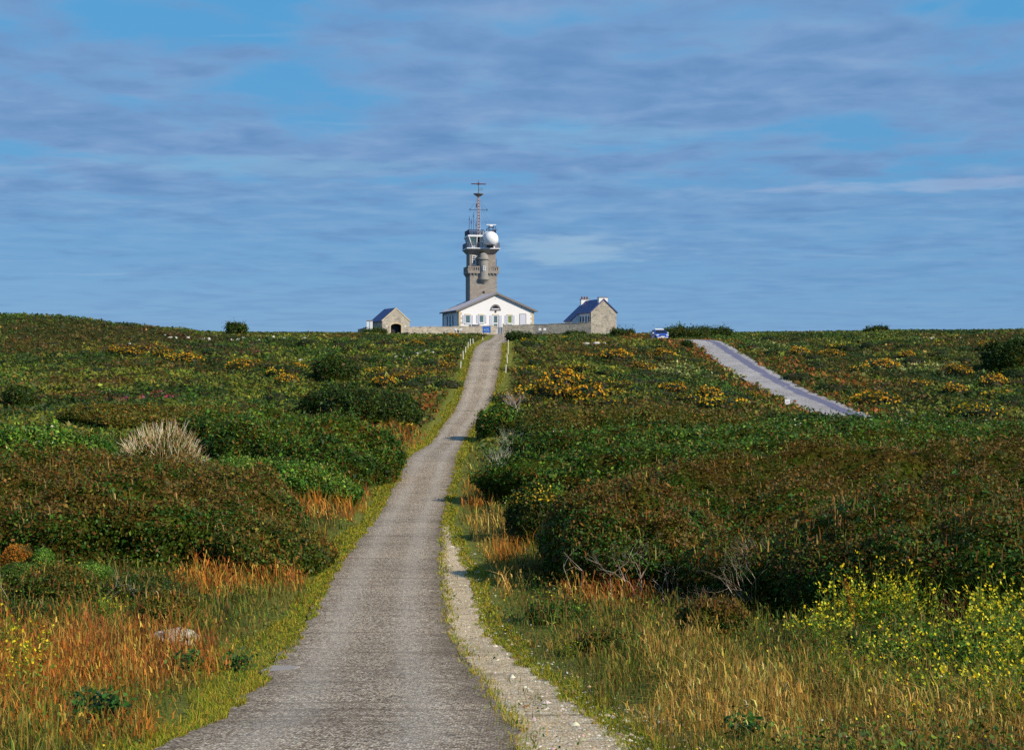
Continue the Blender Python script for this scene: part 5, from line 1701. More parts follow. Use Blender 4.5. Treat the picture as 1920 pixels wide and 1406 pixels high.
def field(x, y, rng):
    """kind of sward at each point"""
    n = len(x)
    nz = fbm(x / 1.6, y / 3.0, 71, 4)
    kind = np.where(nz > 0.56, 3, np.where(nz > 0.47, 4, 5))
    names = ['red', 'orange', 'dry', 'mix', 'green', 'weeds', 'verge']
    best = np.full(n, 1.0)
    for ppx, ppy, a, b, kd in PATCH:
        cx_, cy_, _ = hit(ppx, ppy)
        r_ = ((x - cx_) / a) ** 2 + ((y - cy_) / b) ** 2 + (fbm(x * 1.1 + 3, y * 0.7, 72, 3) - 0.5) * 1.4
        m = r_ < best
        kind = np.where(m, names.index(kd), kind)
        best = np.where(m, r_, best)
    vl = 0.5 + (fbm(y * 0.35, y * 0 + 1.0, 73, 3) - 0.5) * 0.9
    vd = path_l(y) - x
    kind = np.where((vd > -0.3) & (vd < vl), 6, kind)
    vr = x - np.maximum(path_r(y), np.where(y < 48, grv_r(y), -99))
    kind = np.where((vr > -0.3) & (vr < 0.16 + 0.25 * (nz - 0.5) + np.where((y > 28) & (y < 60), 0.35, 0)), 6, kind)
    return kind, names


def sward(n, y0, y1, rng, pw=1.0):
    px = rng.uniform(-220, 2140, n)
    y = y0 * (y1 / y0) ** (rng.uniform(size=n) ** pw)
    x = (px - CX) / FOC * y
    inb = np.zeros(n, bool)
    for a, b, c, d_ in MOUNDS:
        inb |= ((x - a) / (c * 0.9)) ** 2 + ((y - b) / (d_ * 0.9)) ** 2 < 1
    jl = (fbm(y * 1.9, y * 0 + 4.5, 74, 4) - 0.5) * 0.5
    jr = (fbm(y * 1.9, y * 0 + 6.5, 75, 4) - 0.5) * 0.5
    off = (x < path_l(y) + jl * 0.6 - 0.02) | (x > path_r(y) + jr * 0.5 + 0.03)
    gl, gr = grv_l(y), grv_r(y)
    ong = (y < 48) & (x > path_r(y) - 0.1) & (x < gr + jr * 0.9 - 0.05) & (x > gl - 0.2)
    ong &= rng.uniform(size=n) > 0.05 + 0.85 * sstep(0.48, 0.62, fbm(x * 2.2, y * 1.1, 76, 3)) * sstep(gl + 0.15, gr, x)
    k = off & ~ong & ~inb
    return x[k], y[k], rng


rng = np.random.default_rng(41)
x, y, _ = sward(165000, 8.5, 92, rng, 0.84)
kind, names = field(x, y, rng)
kp = (kind != 5) | (rng.uniform(size=len(x)) < 0.5)
x, y, kind = x[kp], y[kp], kind[kp]
z = ground(x, y)
n = len(x)
C = np.zeros((n, 3)); h = np.zeros(n); tipC = np.zeros((n, 3))
HT = {'red': (0.24, 0.56), 'orange': (0.26, 0.6), 'dry': (0.22, 0.52), 'mix': (0.16, 0.46), 'green': (0.08, 0.28), 'weeds': (0.14, 0.42), 'verge': (0.03, 0.11)}
for i, nm in enumerate(names):
    m = kind == i
    c = pick(GC[nm], [1.2, 1, 0.8, 0.7, 0.5], rng, int(m.sum()), 0.26, (1.04, 1.08, 0.82))
    C[m] = c
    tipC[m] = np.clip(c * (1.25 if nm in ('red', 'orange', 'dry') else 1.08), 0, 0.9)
    h[m] = rng.uniform(*HT[nm], int(m.sum())) * rng.uniform(0.7, 1.1, int(m.sum()))
cl = fbm(x / 0.45, y / 0.7, 79, 3)
C *= (0.72 + 0.56 * fbm(x / 0.6 + 9, y / 0.9, 80, 3))[:, None]
tipC *= (0.72 + 0.56 * fbm(x / 0.6 + 9, y / 0.9, 80, 3))[:, None]
h *= 0.45 + 1.1 * sstep(0.3, 0.7, cl)
edge_ = np.minimum(np.maximum(path_l(y) - x, x - np.maximum(path_r(y), np.where(y < 48, grv_r(y), -99))), 2.5)
h *= 0.35 + 0.65 * sstep(0.0, 0.9, edge_)
wd = np.maximum(0.0065, 0.0005 * y) * np.exp(rng.normal(0, 0.35, n))
F = Foliage()
tall = h > 0.22
P = np.stack([x, y, z - 0.02], 1)
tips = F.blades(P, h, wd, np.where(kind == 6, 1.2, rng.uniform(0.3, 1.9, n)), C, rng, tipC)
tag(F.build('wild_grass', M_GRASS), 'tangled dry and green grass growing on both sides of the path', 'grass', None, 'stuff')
# seed heads on the tall stems
k = np.nonzero(tall & (rng.uniform(size=n) < 0.7) & (kind < 4) & (y < 34))[0]
F = Foliage()
hd = np.clip(tipC[k] * rng.uniform(0.8, 1.25, (len(k), 1)), 0, 0.9)
F.blades(tips[k] - np.array([0, 0, 0.06]), 0.075 + 0.0008 * y[k], np.maximum(0.013, 0.0008 * y[k]) * rng.uniform(0.7, 1.4, len(k)), 0.9, hd, rng)
tag(F.build('seed_heads', M_GRASS), 'ripe seed heads of the dry grass beside the path', 'grass', None, 'stuff')
# close-cropped verge grass along both margins
n = 69000
y = 8.5 * (150 / 8.5) ** (rng.uniform(size=n) ** 0.8)
left = rng.uniform(size=n) < 0.58
u = rng.uniform(size=n) ** 1.3
wl = 0.62 + (fbm(y * 0.3, y * 0 + 1.0, 73, 3) - 0.5) * 0.8 + 0.5 * np.exp(-((y - 20.5) / 2.5) ** 2)
wr = 0.38 + (fbm(y * 0.3, y * 0 + 8.0, 73, 3) - 0.5) * 0.6
jg = (fbm(y * 2.2, y * 0 + 4.5, 74, 4) - 0.5) * 0.45
x = np.where(left, path_l(y) + 0.08 + jg - u * wl, np.maximum(path_r(y) - 0.08, np.where(y < 47, grv_r(y) - 0.05, -99)) + jg + u * wr)
# thin line of grass between tarmac and gravel
mid_ = (~left) & (y < 46) & (rng.uniform(size=n) < 0.22)
x = np.where(mid_, path_r(y) + jg * 0.7 + rng.normal(0.04, 0.07, n), x)
z = np.maximum(ground(x, y), np.where((x > path_l(y)) & (x < path_r(y)), path_z(y), -99)) - 0.01
nz = fbm(x / 0.5, y / 1.1, 81, 3)
C = pick([(138, 146, 44), (112, 130, 38), (164, 150, 58), (88, 108, 36), (166, 134, 68)], np.stack([1 + 0 * x, 0.9 + 0 * x, 0.6 + nz, 0.6 + 0 * x, 0.25 + nz * 0.6], 1), rng, n, 0.16)
h = rng.uniform(0.03, 0.10, n) * (0.5 + nz) * np.where(u > 0.75, 1.7, 1.0)
F = Foliage()
F.blades(np.stack([x, y, z], 1), h, np.maximum(0.006, 0.00055 * y) * rng.uniform(0.8, 1.4, n), 1.3, C, rng, C * 1.08)
tag(F.build('verge_grass', M_GRASS), 'short bright green grass along both margins of the path', 'grass', None, 'stuff')
# leafy weeds between the grass
x, y, _ = sward(130000, 9, 92, rng, 0.8)
kind, names = field(x, y, rng)
m = np.isin(kind, [3, 4, 5]) & (fbm(x / 0.9, y / 1.6, 78, 3) > np.where(kind == 5, 0.36, 0.47))
x, y, kind = x[m], y[m], kind[m]
z = ground(x, y)
hh = rng.uniform(0.02, 0.34, len(x)) * np.where(kind == 5, 1.1, 0.7)
e_ = np.minimum(np.maximum(path_l(y) - x, x - np.maximum(path_r(y), np.where(y < 48, grv_r(y), -99))), 2.5)
hh *= 0.25 + 0.75 * sstep(0.2, 1.4, e_)
P = np.stack([x, y, z + hh], 1)
N = rng.normal(size=P.shape) * 0.55 + np.array([0.05, -0.2, 0.75])
sz = np.maximum(0.028, 0.0013 * y) * rng.uniform(0.6, 1.4, len(x))
C = pick([(72, 100, 36), (54, 80, 30), (100, 120, 46), (124, 98, 48), (96, 70, 38)], [1, 1, 0.5, 0.5, 0.35], rng, len(x), 0.3)
F = Foliage().leaves(P, N, sz * 1.4, sz * 0.8, C, rng)
tag(F.build('leafy_weeds', M_LEAF), 'low leafy weeds mixed through the grass beside the path', 'weeds', None, 'stuff')
# scattered small flowers
k = rng.choice(len(x), 520, replace=False)
fl = np.where(rng.uniform(size=520)[:, None] < 0.75, pick([(226, 206, 70), (214, 190, 60)], [1, 1], rng, 520, 0.1), pick(WHITE_F, [1, 1], rng, 520, 0.1))
F = Foliage().leaves(P[k] + np.array([0, 0, 0.10]), rng.normal(size=(520, 3)) * 0.4 + np.array([0, -0.4, 0.7]), 0.014 + 0.0008 * y[k], 0.014 + 0.0007 * y[k], fl, rng)
tag(F.build('meadow_flowers', M_FLOWER), 'scattered tiny yellow and white flowers in the grass', 'flowers', None, 'stuff')

# ------------------------------------------------------------------ gravel stones on the pale margin and path edge
n = 3200
y = 8.5 * (46 / 8.5) ** (rng.uniform(size=n) ** 1.2)
u = rng.normal(0.9, 0.45, n)
x = grv_l(y) + (grv_r(y) - grv_l(y)) * u
k = (x > path_r(y) - 0.12) & (u < 1.7)
x, y = x[k], y[k]
n = len(x)
s_ = np.exp(rng.normal(-4.55, 0.5, n)) * (1 + 0.012 * y)
base = np.array([[1, 0, 0], [0.2, 0.95, 0], [-0.85, 0.5, 0], [-0.7, -0.7, 0], [0.45, -0.85, 0], [0.05, 0.1, 0.62]])
a = rng.uniform(0, 2 * PI, n)
ca_, sa_ = np.cos(a), np.sin(a)
bx = base[None] * rng.uniform(0.6, 1.35, (n, 6, 3)) * s_[:, None, None]
V = np.stack([bx[..., 0] * ca_[:, None] - bx[..., 1] * sa_[:, None], bx[..., 0] * sa_[:, None] + bx[..., 1] * ca_[:, None], bx[..., 2]], -1)
zz = np.maximum(ground(x, y), path_z(y) - 0.05) + 0.012
V = V + np.stack([x, y, zz], 1)[:, None]
T_ = (np.arange(n)[:, None, None] * 6 + np.array([[0, 1, 5], [1, 2, 5], [2, 3, 5], [3, 4, 5], [4, 0, 5]])[None]).reshape(-1, 3)
C = np.repeat(pick([(206, 186, 150), (188, 166, 130), (228, 216, 190), (150, 126, 94), (170, 158, 140)], [1, 1, .8, .6, .5], rng, n, 0.12, (1, 1, 1)), 6, 0)
tag(np_mesh('gravel', V.reshape(-1, 3), None, T_, C, M_TWIG), 'loose pale stones on the gravel margin right of the path', 'gravel', None, 'stuff')

# ------------------------------------------------------------------ single plants, dead wood and stones
def rock_mesh(name, seed, mat, n=14):
    """an angular weathered stone of unit half-width"""
    V = []
    for i in range(n // 2 + 1):
        for j in range(n):
            a, b = PI * i / (n // 2), 2 * PI * j / n
            V.append((math.sin(a) * math.cos(b), math.sin(a) * math.sin(b), math.cos(a)))
    V = np.array(V)
    r_ = np.random.default_rng(seed)
    for _ in range(9):
        nn = r_.normal(size=3)
        nn /= np.linalg.norm(nn)
        dd = V @ nn
        lim = r_.uniform(0.5, 0.85)
        V = V - np.maximum(dd - lim, 0)[:, None] * nn
    V *= (1 + 0.10 * (fbm(V[:, 0] * 3 + seed, V[:, 1] * 3 + V[:, 2] * 2, seed, 3) - 0.5))[:, None]
    V *= np.array([1, 0.75, 0.6])
    q = grid_quads(n // 2 + 1, n)
    wrap = np.array([[i * n + n - 1, i * n, (i + 1) * n, (i + 1) * n + n - 1] for i in range(n // 2)])
    return np_mesh(name, V, np.concatenate([q, wrap]), mat=mat)


m_rock = stone('pale_rock', [lin(190, 184, 172), lin(206, 202, 192), lin(168, 158, 144)], lin(188, 180, 166), 0.8, 1.0, 0.3)
m_bould = stone('lichen_boulder', [lin(160, 150, 132), lin(184, 174, 154), lin(140, 128, 110)], lin(176, 168, 146), 0.7, 1.0, 0.5)
ST = [('in the skyline cluster farthest left', [(312, 629, 7), (330, 634, 8), (352, 633, 6), (318, 633, 6)]),
      ('in the row just left of the skyline bush', [(378, 635, 7), (392, 636, 9), (404, 632, 6)]),
      ('under the dark skyline bush', [(434, 639, 6), (446, 637, 7), (457, 636, 8), (464, 638, 5)]),
      ('between skyline bush and garage', [(498, 632, 6), (512, 632, 8), (533, 634, 6), (570, 635, 7), (582, 635, 6), (486, 637, 4)]),
      ('on the flat slab patch below the cottage', [(1100, 645, 9), (1118, 645, 10), (1133, 646, 8)]),
      ('in the cluster downhill of the garage', [(741, 669, 6), (757, 669, 7), (783, 664, 9), (800, 661, 10), (811, 661, 7), (768, 671, 4)]),
      ('on the heath under the far right skyline', [(1706, 632, 4), (1722, 633, 5), (1745, 634, 6), (1752, 633, 5), (1628, 631, 3), (1800, 634, 4)])]
rocks = [rock_mesh('pale_stone', s, m_rock) for s in (301, 302, 303)]
fresh = set()
ORD = ['first', 'second', 'third', 'fourth', 'fifth', 'sixth']


def put_rock(px, py, w_, label, grp, flat=1.0):
    x, y, z = hit(px, py + 2)
    k = rnd.randrange(3)
    o = rocks[k] if k not in fresh else copy_tree(rocks[k])
    fresh.add(k)
    s = w_ / FOC * y * rnd.uniform(0.65, 0.95)
    o.location = (x, y, z + s * 0.25)
    o.rotation_euler = (rnd.uniform(-0.2, 0.2), rnd.uniform(-0.2, 0.2), rnd.uniform(0, 6.28))
    o.scale = (s, s, s * rnd.uniform(0.7, 1.1) * flat)
    tag(o, label, 'stone', grp)


for where, L in ST:
    for i, (px, py, w_) in enumerate(sorted(L)):
        put_rock(px, py, w_, 'pale stone, %s from left %s' % (ORD[i], where), 'pale stones ' + where, 0.9)
put_rock(566, 677, 10, 'lone large pale flat stone in the left heath, under the stone cluster', None, 0.8)
put_rock(441, 662, 8, 'lone upright white stone below the dark skyline bush', None, 1.3)
put_rock(243, 644, 5, 'small lone white stone high on the left hillside', None, 1.0)
b = rock_mesh('boulder', 311, m_bould, 24)
x, y, z = hit(326, 1203)
b.location = (x, y, z + 0.04)
b.scale = (0.38, 0.32, 0.30)
b.rotation_euler = (0.05, 0.1, 0.4)
tag(b, 'low pale boulder half sunk in the rusty grass beside the path', 'boulder')


def surf_on(idx, px, py):
    """a point on the skin of mound idx along the sight line (used to seat twigs on a shrub)"""
    xc, yc, rx, ry = MOUNDS[idx]
    y = yc - ry * 0.55
    return ((px - CX) / FOC * y, y, (HY - py) / FOC * y)


def dead_wood(name, label, cat, base, h, seed, n=5, spread=0.5, lean=(0, 0), r=0.012, cols_=None, depth=4, group=None):
    """bare branching twigs"""
    r_ = random.Random(seed)
    rg = np.random.default_rng(seed)
    segs = []

    def grow(p, d, L, rr, lv):
        q_ = p
        for _ in range(2):
            d2 = np.array(d) + np.array([r_.gauss(0, .16), r_.gauss(0, .16), r_.gauss(0.02, .12)])
            d2 /= np.linalg.norm(d2)
            e = q_ + d2 * L / 2
            segs.append((q_, e, rr, rr * 0.78))
            q_, d, rr = e, d2, rr * 0.78
        if lv <= 0: return
        for _ in range(r_.choice((2, 2, 3))):
            d2 = np.array(d) + np.array([r_.gauss(0, spread), r_.gauss(0, spread), r_.gauss(0.05, spread * 0.7)])
            d2 /= np.linalg.norm(d2)
            grow(q_, d2, L * r_.uniform(0.55, 0.8), rr * 0.72, lv - 1)
    for k in range(n):
        a = r_.uniform(0, 6.28)
        d = np.array([math.cos(a) * 0.35 + lean[0], math.sin(a) * 0.3 + lean[1], 1.0])
        grow(np.array([r_.gauss(0, 0.12 * h), r_.gauss(0, 0.1 * h), -0.05]), d / np.linalg.norm(d), h * r_.uniform(0.34, 0.5), r, depth)
    cl_ = cols_ or [(168, 154, 136), (142, 126, 108), (190, 178, 160), (112, 96, 78)]
    C = pick(cl_, [1, 1, 0.6, 0.7][:len(cl_)], rg, len(segs), 0.15, (1.12, 1.1, 1.05))
    o = Foliage().sticks(segs, C).build(name, M_TWIG)
    o.location = base
    return tag(o, label, cat, group)


def gz(px, d, dz=0.0):
    x = (px - CX) / FOC * d
    return (x, d, float(ground(x, d)) + dz)


dead_wood('dead_shrub', 'bare grey branching shrub in the shade, nearest the path of the thicket foot', 'dead shrub', gz(1092, 30.2, 0.1), 1.15, 401, 3, 0.6, r=0.014, depth=3)
dead_wood('dead_shrub', 'pale bare shrub with one straight stem at the shaded thicket foot', 'dead shrub', gz(1152, 28.6), 1.25, 402, 2, 0.5, r=0.017, depth=4)
dead_wood('dead_shrub', 'forked bare shrub right of the straight stemmed one at the thicket foot', 'dead shrub', gz(1196, 28.8), 1.2, 403, 3, 0.55, r=0.015, depth=4)
dead_wood('dead_shrub', 'low tangle of bare twigs between the forked shrub and the nearest thicket', 'dead shrub', gz(1262, 27.8), 0.9, 404, 5, 0.8, r=0.010, depth=3)
dead_wood('dead_shrub', 'bleached twig bundle leaning out of the nearest thicket shoulder', 'dead shrub', (4.15, 25.6, float(ground(4.15, 25.6)) + 0.35), 0.95, 405, 11, 0.38, (-0.5, -0.2), 0.0065, depth=3)
dead_wood('dead_shrub', 'thin bleached stalks standing on the crest of the nearest thicket shoulder', 'dead shrub', (4.7, 26.2, float(ground(4.7, 26.2)) + 0.75), 0.85, 406, 13, 0.24, (-0.2, 0.0), 0.006, depth=2)
dead_wood('dead_shrub', 'tangle of thin bare twigs at the dark left foot of the nearest thicket', 'dead shrub', gz(1335, 24.6, 0.05), 0.75, 407, 7, 0.8, (-0.2, -0.1), 0.0065, depth=3)
dead_wood('dead_shrub', 'tuft of pale dead twigs over the path bush where yellow gorse begins', 'dead shrub', gz(962, 95, 0.8), 1.3, 408, 14, 0.45, (0, 0), 0.022, [(198, 184, 176), (170, 156, 148), (150, 128, 124)], 3)
dead_wood('lichen_shrub', 'grey lichen covered shrub between path bush and thicket', 'shrub', gz(955, 74, 0.2), 1.3, 409, 26, 0.6, (0, 0), 0.022, [(164, 168, 146), (138, 144, 118), (184, 186, 166), (112, 116, 84)], 3)
dead_wood('lichen_shrub', 'grey lichen covered shrub lowest against the thicket edge by the path', 'shrub', gz(936, 68, 0.1), 1.25, 410, 20, 0.6, (0, 0), 0.02, [(164, 168, 146), (138, 144, 118), (184, 186, 166), (112, 116, 84)], 3)
dead_wood('dead_shrub', 'sparse pale twigs along the ridge of the round hump left of path', 'dead shrub', gz(650, 66, 1.5), 1.1, 411, 16, 0.5, (0, 0), 0.013, [(150, 150, 120), (124, 124, 90)], 3)
dead_wood('dead_branch', 'curved bare white branch lying over the weeds by the cushions', 'branch', gz(190, 25.5, 0.05), 0.75, 412, 3, 0.7, (0.9, 0), 0.009, depth=2)
dead_wood('dead_branch', 'forked grey dead branch rising at the picture edge below the cushions', 'branch', gz(8, 23.8, 0.0), 0.95, 413, 3, 0.5, (0.15, 0), 0.010, depth=3)


def tussock(name, label, px, d, wpx, H, depth, nst, Ls, seed, pal='olive'):
    root = thicket(name, label, 'shrub', px, 0, d, wpx, depth, H, 5200, 0.06, pal, seed, 0.5)
    rg = np.random.default_rng(seed)
    xc, yc, rx, ry = MOUNDS[-1]
    g0 = float(ground(xc, yc))
    th = rg.uniform(0, 2 * PI, nst)
    ph = np.arccos(rg.uniform(0.12, 1, nst))
    P = dome(th, ph, xc, yc, rx, ry, H, seed, 0.5, 0.08) - np.array([xc, yc, g0])
    D = np.stack([np.cos(th) * np.sin(ph) * 0.75, np.sin(th) * np.sin(ph) * 0.5, 0.55 + 0.6 * np.cos(ph)], 1) + rg.normal(size=(nst, 3)) * 0.26
    D /= np.linalg.norm(D, axis=1, keepdims=True)
    L = Ls * rg.uniform(0.2, 1.1, nst)[:, None] ** 1.3
    C = pick([(206, 190, 160), (176, 156, 120), (222, 212, 192), (144, 126, 72)], [1, 1, .5, .8], rg, nst, 0.2, (1.15, 1.12, 1.05))
    Foliage().sticks([(p, p + d_ * l, 0.009, 0.004) for p, d_, l in zip(P, D, L)], C).build('dry_stems', M_TWIG, root)
    return root


tussock('dry_shrub', 'pale dry shrub bristling with straw coloured stems behind the brown thicket', 306, 47.5, 150, 2.05, 3.2, 1500, 0.6, 421)
x0 = (26 - CX) / FOC * 48
dead_wood('dead_shrub', 'upright pale stems standing out of the leafy bush at the picture edge', 'dead shrub', (x0, 48, float(ground(x0, 48)) + 1.5), 1.0, 422, 22, 0.18, (0.05, 0), 0.012, [(206, 200, 170), (176, 180, 130), (150, 160, 90)], 1)


# --- tall yellow flowered plants
def flower_plant(name, seed, h, nst, nfl, leaf=True, colour=None):
    rg = np.random.default_rng(seed)
    r_ = random.Random(seed)
    segs, P, tips = [], [], []
    for k in range(nst):
        a = r_.uniform(0, 6.28)
        d = np.array([math.cos(a) * r_.uniform(0.1, 0.75), math.sin(a) * r_.uniform(0.1, 0.6), 1.0])
        p = np.array([r_.gauss(0, .07), r_.gauss(0, .07), -0.03])
        L = h * r_.uniform(0.6, 1.1)
        for j in range(4):
            d2 = d / np.linalg.norm(d) + np.array([r_.gauss(0, .12), r_.gauss(0, .12), 0])
            e = p + d2 * L / 4
            segs.append((p, e, 0.0055 - 0.001 * j, 0.0045 - 0.001 * j))
            if j >= 1:
                d3 = d2 + np.array([r_.gauss(0, .6), r_.gauss(0, .6), r_.gauss(0.1, .25)])
                t_ = e + d3 * L * 0.16
                segs.append((e, t_, 0.003, 0.002))
                tips.append(t_)
                P.append(e)
            p, d = e, d2
        tips += [p, p - np.array([0, 0, 0.05]), p + np.array([0.02, 0.01, -0.02])]
    o = Foliage().sticks(segs, pick([(120, 136, 52), (146, 140, 66), (98, 120, 44)], [1, .7, .7], rg, len(segs), 0.15)).build(name, M_GRASS)
    tips = np.array(tips)
    k = rg.integers(0, len(tips), nfl)
    FP = tips[k] + rg.normal(size=(nfl, 3)) * 0.028
    s = 0.034 * rg.uniform(0.7, 1.3, nfl)
    Foliage().leaves(FP, rg.normal(size=(nfl, 3)) * 0.5 + np.array([0.2, -0.5, 0.6]), s * 1.2, s, pick(colour or [(236, 214, 44), (224, 198, 40), (244, 230, 90)], [1, 1, .6], rg, nfl, 0.1), rg).build('blossom', M_FLOWER, o)
    if leaf:
        P = np.array(P)
        k = rg.integers(0, len(P), nst * 12)
        LP = P[k] * np.array([1.1, 1.1, 0.8]) + rg.normal(size=(len(k), 3)) * 0.06
        Foliage().leaves(LP, rg.normal(size=LP.shape) * 0.6 + np.array([0, -0.3, 0.5]), 0.085, 0.028, pick([(92, 124, 42), (72, 104, 36), (126, 138, 54)], [1, 1, .6], rg, len(k), 0.2), rg).build('leaves', M_LEAF, o)
    return o


fps = [flower_plant('yellow_flower_plant', 431, 0.85, 20, 95), flower_plant('yellow_flower_plant', 432, 0.72, 17, 55), flower_plant('yellow_flower_plant', 433, 0.95, 24, 170)]
FS = [(1585, 1212, 2, 1), (1622, 1205, 2, 1), (1655, 1208, 2, 1.05), (1690, 1204, 2, 1), (1722, 1210, 2, .95), (1510, 1222, 1, .9), (1545, 1226, 0, .8), (1830, 1214, 0, 1.05), (1862, 1222, 2, .95), (1900, 1206, 0, 1.1), (1795, 1232, 1, .9),
      (1640, 1262, 1, .8), (1705, 1268, 1, .85), (1770, 1285, 0, .85), (1840, 1290, 0, .95), (1905, 1300, 2, .85), (1600, 1300, 1, .75), (1680, 1330, 1, .7), (1755, 1350, 0, .75), (1830, 1368, 0, .8), (1900, 1390, 0, .85), (1950, 1330, 2, .9), (1960, 1240, 2, 1), (1560, 1280, 1, .6), (1865, 1340, 1, .8), (1720, 1400, 1, .6),
      (15, 1245, 0, .9), (45, 1275, 1, .8), (12, 1330, 0, .8), (195, 1168, 1, .6), (225, 1160, 1, .55), (1065, 1238, 1, .4)]
used = set()
FROW = {}
for i, (px, py, k, f) in enumerate(FS):
    x, y, z = hit(px, py)
    o = fps[k] if k not in used else copy_tree(fps[k])
    used.add(k)
    o.location = (x, y, z)
    o.rotation_euler = (rnd.uniform(-.1, .1), rnd.uniform(-.1, .1), rnd.uniform(0, 6.28))
    o.scale = (f, f, f)
    if px < 300: lab, grp = 'spindly yellow flowered plant in the rusty grass left of the path', 'yellow flowered plants left of the path'
    elif px < 1100: lab, grp = 'tiny yellow flowered plant in the short grass beside the gravel margin', None
    elif py < 1235: lab, grp = 'tall yellow flowered plant in the dense row under the nearest thicket', 'yellow flowered plants under the thicket'
    else: lab, grp = 'loose yellow flowered plant tangled in the dry grass of the near corner', 'yellow flowered plants in the near corner'
    tag(o, lab, 'plant', grp)
    if grp: FROW.setdefault(grp, []).append((x, o))
NUM = ['leftmost', 'second', 'third', 'fourth', 'fifth', 'sixth', 'seventh', 'eighth', 'ninth', 'tenth', 'eleventh', 'twelfth', 'thirteenth', 'fourteenth', 'fifteenth', 'sixteenth', 'seventeenth', 'eighteenth']
for grp, L in FROW.items():
    for i, (_, o) in enumerate(sorted(L, key=lambda q: q[0])):
        o['label'] = '%s, %s' % (o['label'].replace(' of the near corner', '').replace('in the dense row ', ''), NUM[i] + ('' if i == 0 else ' from the left'))
sp = flower_plant('dried_flower_spike', 441, 1.0, 1, 10, False, [(150, 112, 46)])
for ch in list(sp.children): bpy.data.objects.remove(ch)
rg = np.random.default_rng(442)
t_ = rg.uniform(0.45, 1.0, 150)
SP = np.stack([-0.16 * t_ ** 2, 0 * t_, t_ * 0.95], 1) + rg.normal(size=(150, 3)) * 0.022
me_old = sp.data
ff = Foliage().sticks([(np.array([-0.16 * a * a, 0, a * 0.95]), np.array([-0.16 * b_ * b_, 0, b_ * 0.95]), 0.008, 0.007) for a, b_ in zip(np.linspace(0, .95, 10), np.linspace(.1, 1.0, 10))], pick([(132, 104, 54)], [1], rg, 10, 0.1)).build('stem_tmp', M_TWIG)
sp.data = ff.data
bpy.data.objects.remove(ff)
Foliage().leaves(SP, rg.normal(size=SP.shape), 0.045, 0.03, pick([(168, 128, 56), (140, 100, 44), (190, 160, 80)], [1, 1, .6], rg, 150, 0.15), rg).build('seed_pods', M_LEAF, sp)
x, y, z = hit(1604, 1215)
sp.location = (x, y, z)
tag(sp, 'leaning brown dried flower spike rising above the yellow flowers', 'plant')
dead_wood('dead_shrub', 'brown dried bushy plant between the two yellow flower groups', 'dead shrub', gz(1778, 21.3), 0.85, 443, 16, 0.28, (0, 0), 0.006, [(132, 88, 52), (110, 72, 44), (154, 116, 76)], 2)


# --- brambles with broad leaves
def bramble(name, label, px, py, w_, h, n, seed):
    rg = np.random.default_rng(seed)
    x, y, z = hit(px, py)
    segs = []
    P, N = [], []
    for k in range(8):
        a = rg.uniform(0, 6.28)
        L = w_ * rg.uniform(0.6, 1.0)
        pts = [np.array([math.cos(a) * L * t, math.sin(a) * L * 0.6 * t, h * 4 * t * (1 - t) * rg.uniform(0.8, 1.1) + 0.03]) for t in np.linspace(0, 1, 7)]
        segs += [(p, q_, 0.006, 0.005) for p, q_ in zip(pts, pts[1:])]
        for p in pts[1:]:
            for _ in range(n // 20 + 1):
                P.append(p + rg.normal(size=3) * 0.06)
    o = Foliage().sticks(segs, pick([(86, 60, 44), (72, 84, 40)], [1, 1], rg, len(segs), 0.15)).build(name, M_TWIG)
    P = np.array(P)
    s = rg.uniform(0.035, 0.075, len(P))
    Foliage().leaves(P, rg.normal(size=P.shape) * 0.45 + np.array([0.1, -0.35, 0.8]), s, s * 0.75, pick([(38, 78, 30), (52, 96, 38), (30, 60, 26), (96, 128, 60)], [1, 1, .8, .25], rg, len(P), 0.18), rg, 0.12).build('leaves', M_LEAF, o)
    o.location = (x, y, z)
    return tag(o, label, 'bramble')


bramble('bramble', 'dark broad leaved bramble in the grass at the near left corner', 175, 1385, 0.42, 0.30, 150, 451)
bramble('bramble', 'small arching bramble shoot on the bright verge near the slab', 448, 1262, 0.26, 0.16, 50, 452)
bramble('bramble', 'dark bramble clump between the boulder and the verge grass', 352, 1268, 0.35, 0.22, 90, 453)
bramble('bramble', 'small bramble at the very bottom of the picture right of gravel', 1395, 1400, 0.25, 0.16, 60, 454)

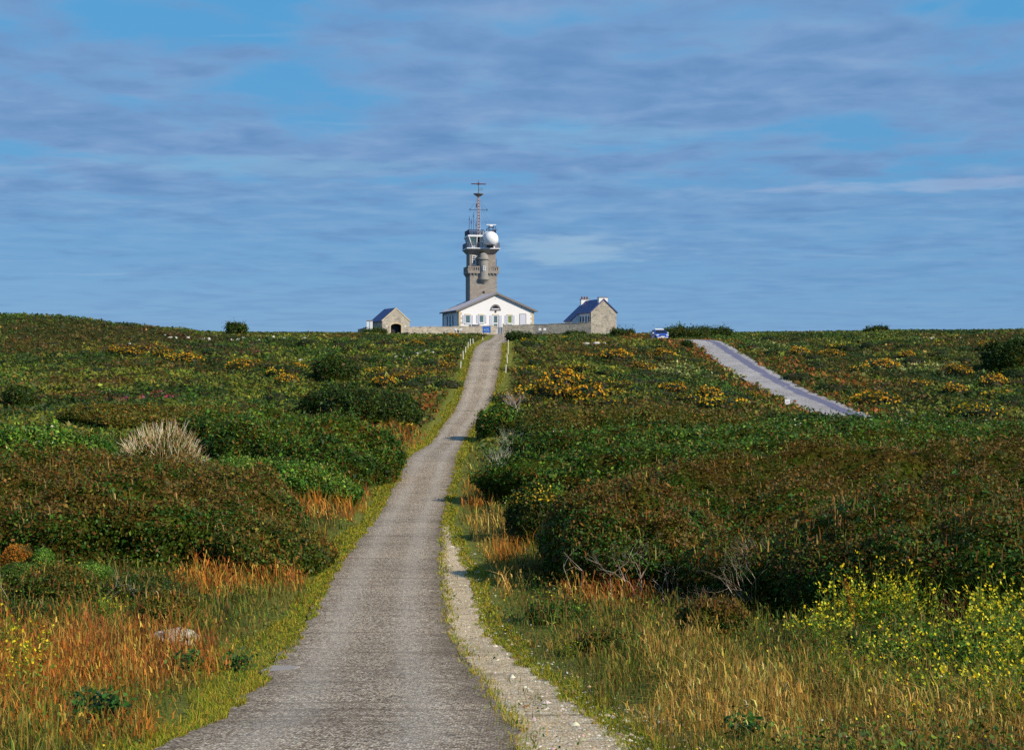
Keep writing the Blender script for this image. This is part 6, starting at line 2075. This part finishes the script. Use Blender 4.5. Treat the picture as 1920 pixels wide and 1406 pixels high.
# --- labels that single out each repeated shrub: nearest landmark, side of it, rank
LM = [('the ball shaped bush', 35, 757), ('the spreading dark bush', 628, 735), ('the dark skyline bush', 444, 634), ('the garage', 742, 635), ('the left row of posts', 870, 675), ('the lone flat stone', 566, 678), ('the pink heather patch', 178, 745), ('the left hill top', 60, 600),
      ('the stone cluster', 790, 668), ('the dark hump', 690, 755), ('the skyline stones', 360, 640), ('the right row of posts', 955, 690), ('the flat slab patch', 1115, 648), ('the stone cottage', 1130, 628), ('the path bush', 930, 765), ('the blue car', 1237, 640), ('the olive scrub shelf', 1210, 775),
      ('the roadside sign', 1470, 765), ('the far road bend', 1350, 665), ('the scrub mound behind the car', 1290, 640), ('the big evergreen bush', 1895, 700), ('the round skyline bush', 1644, 630), ('the lone yellow clump', 1830, 780), ('the foot of the far road', 1650, 790), ('the rusty grass strip', 1560, 710)]
LMW = [(n, *hit(a, b)[:2]) for n, a, b in LM]
book = {}
for o in list(SC.objects):
    if o.parent is None and o.name.split('.')[0] in ('gorse_clump', 'heath_shrub'):
        x, y = o.location[:2]
        sd_ = side_of(x, y)
        best = min(LMW, key=lambda l: (x - l[1]) ** 2 + ((y - l[2]) * 0.5) ** 2 + (0 if side_of(l[1], l[2]) == sd_ else 900))
        dx, dy = x - best[1], (y - best[2]) * 0.5
        dr_ = ('right of' if dx > 0 else 'left of') if abs(dx) > abs(dy) else ('uphill from' if dy > 0 else 'downhill from')
        kind = 'orange flowered gorse clump' if o.name.startswith('gorse') else o['label'].split(' heath')[0].replace('low ', '') + ' heath shrub'
        book.setdefault((kind, dr_, best[0]), []).append((dx * dx + dy * dy, o.name))
NTH = ['closest', 'second closest', 'third closest', 'fourth closest', 'fifth closest', 'sixth closest', 'seventh closest', 'eighth closest', 'ninth closest', 'tenth closest'] + ['far'] * 60
for (kind, dr_, ln_), L in book.items():
    for i, (_, nm) in enumerate(sorted(L)):
        o = bpy.data.objects[nm]
        o['label'] = ('%s just %s %s' % (kind, dr_, ln_)) if len(L) == 1 else '%s, %s of those %s %s' % (kind, NTH[i], dr_, ln_)
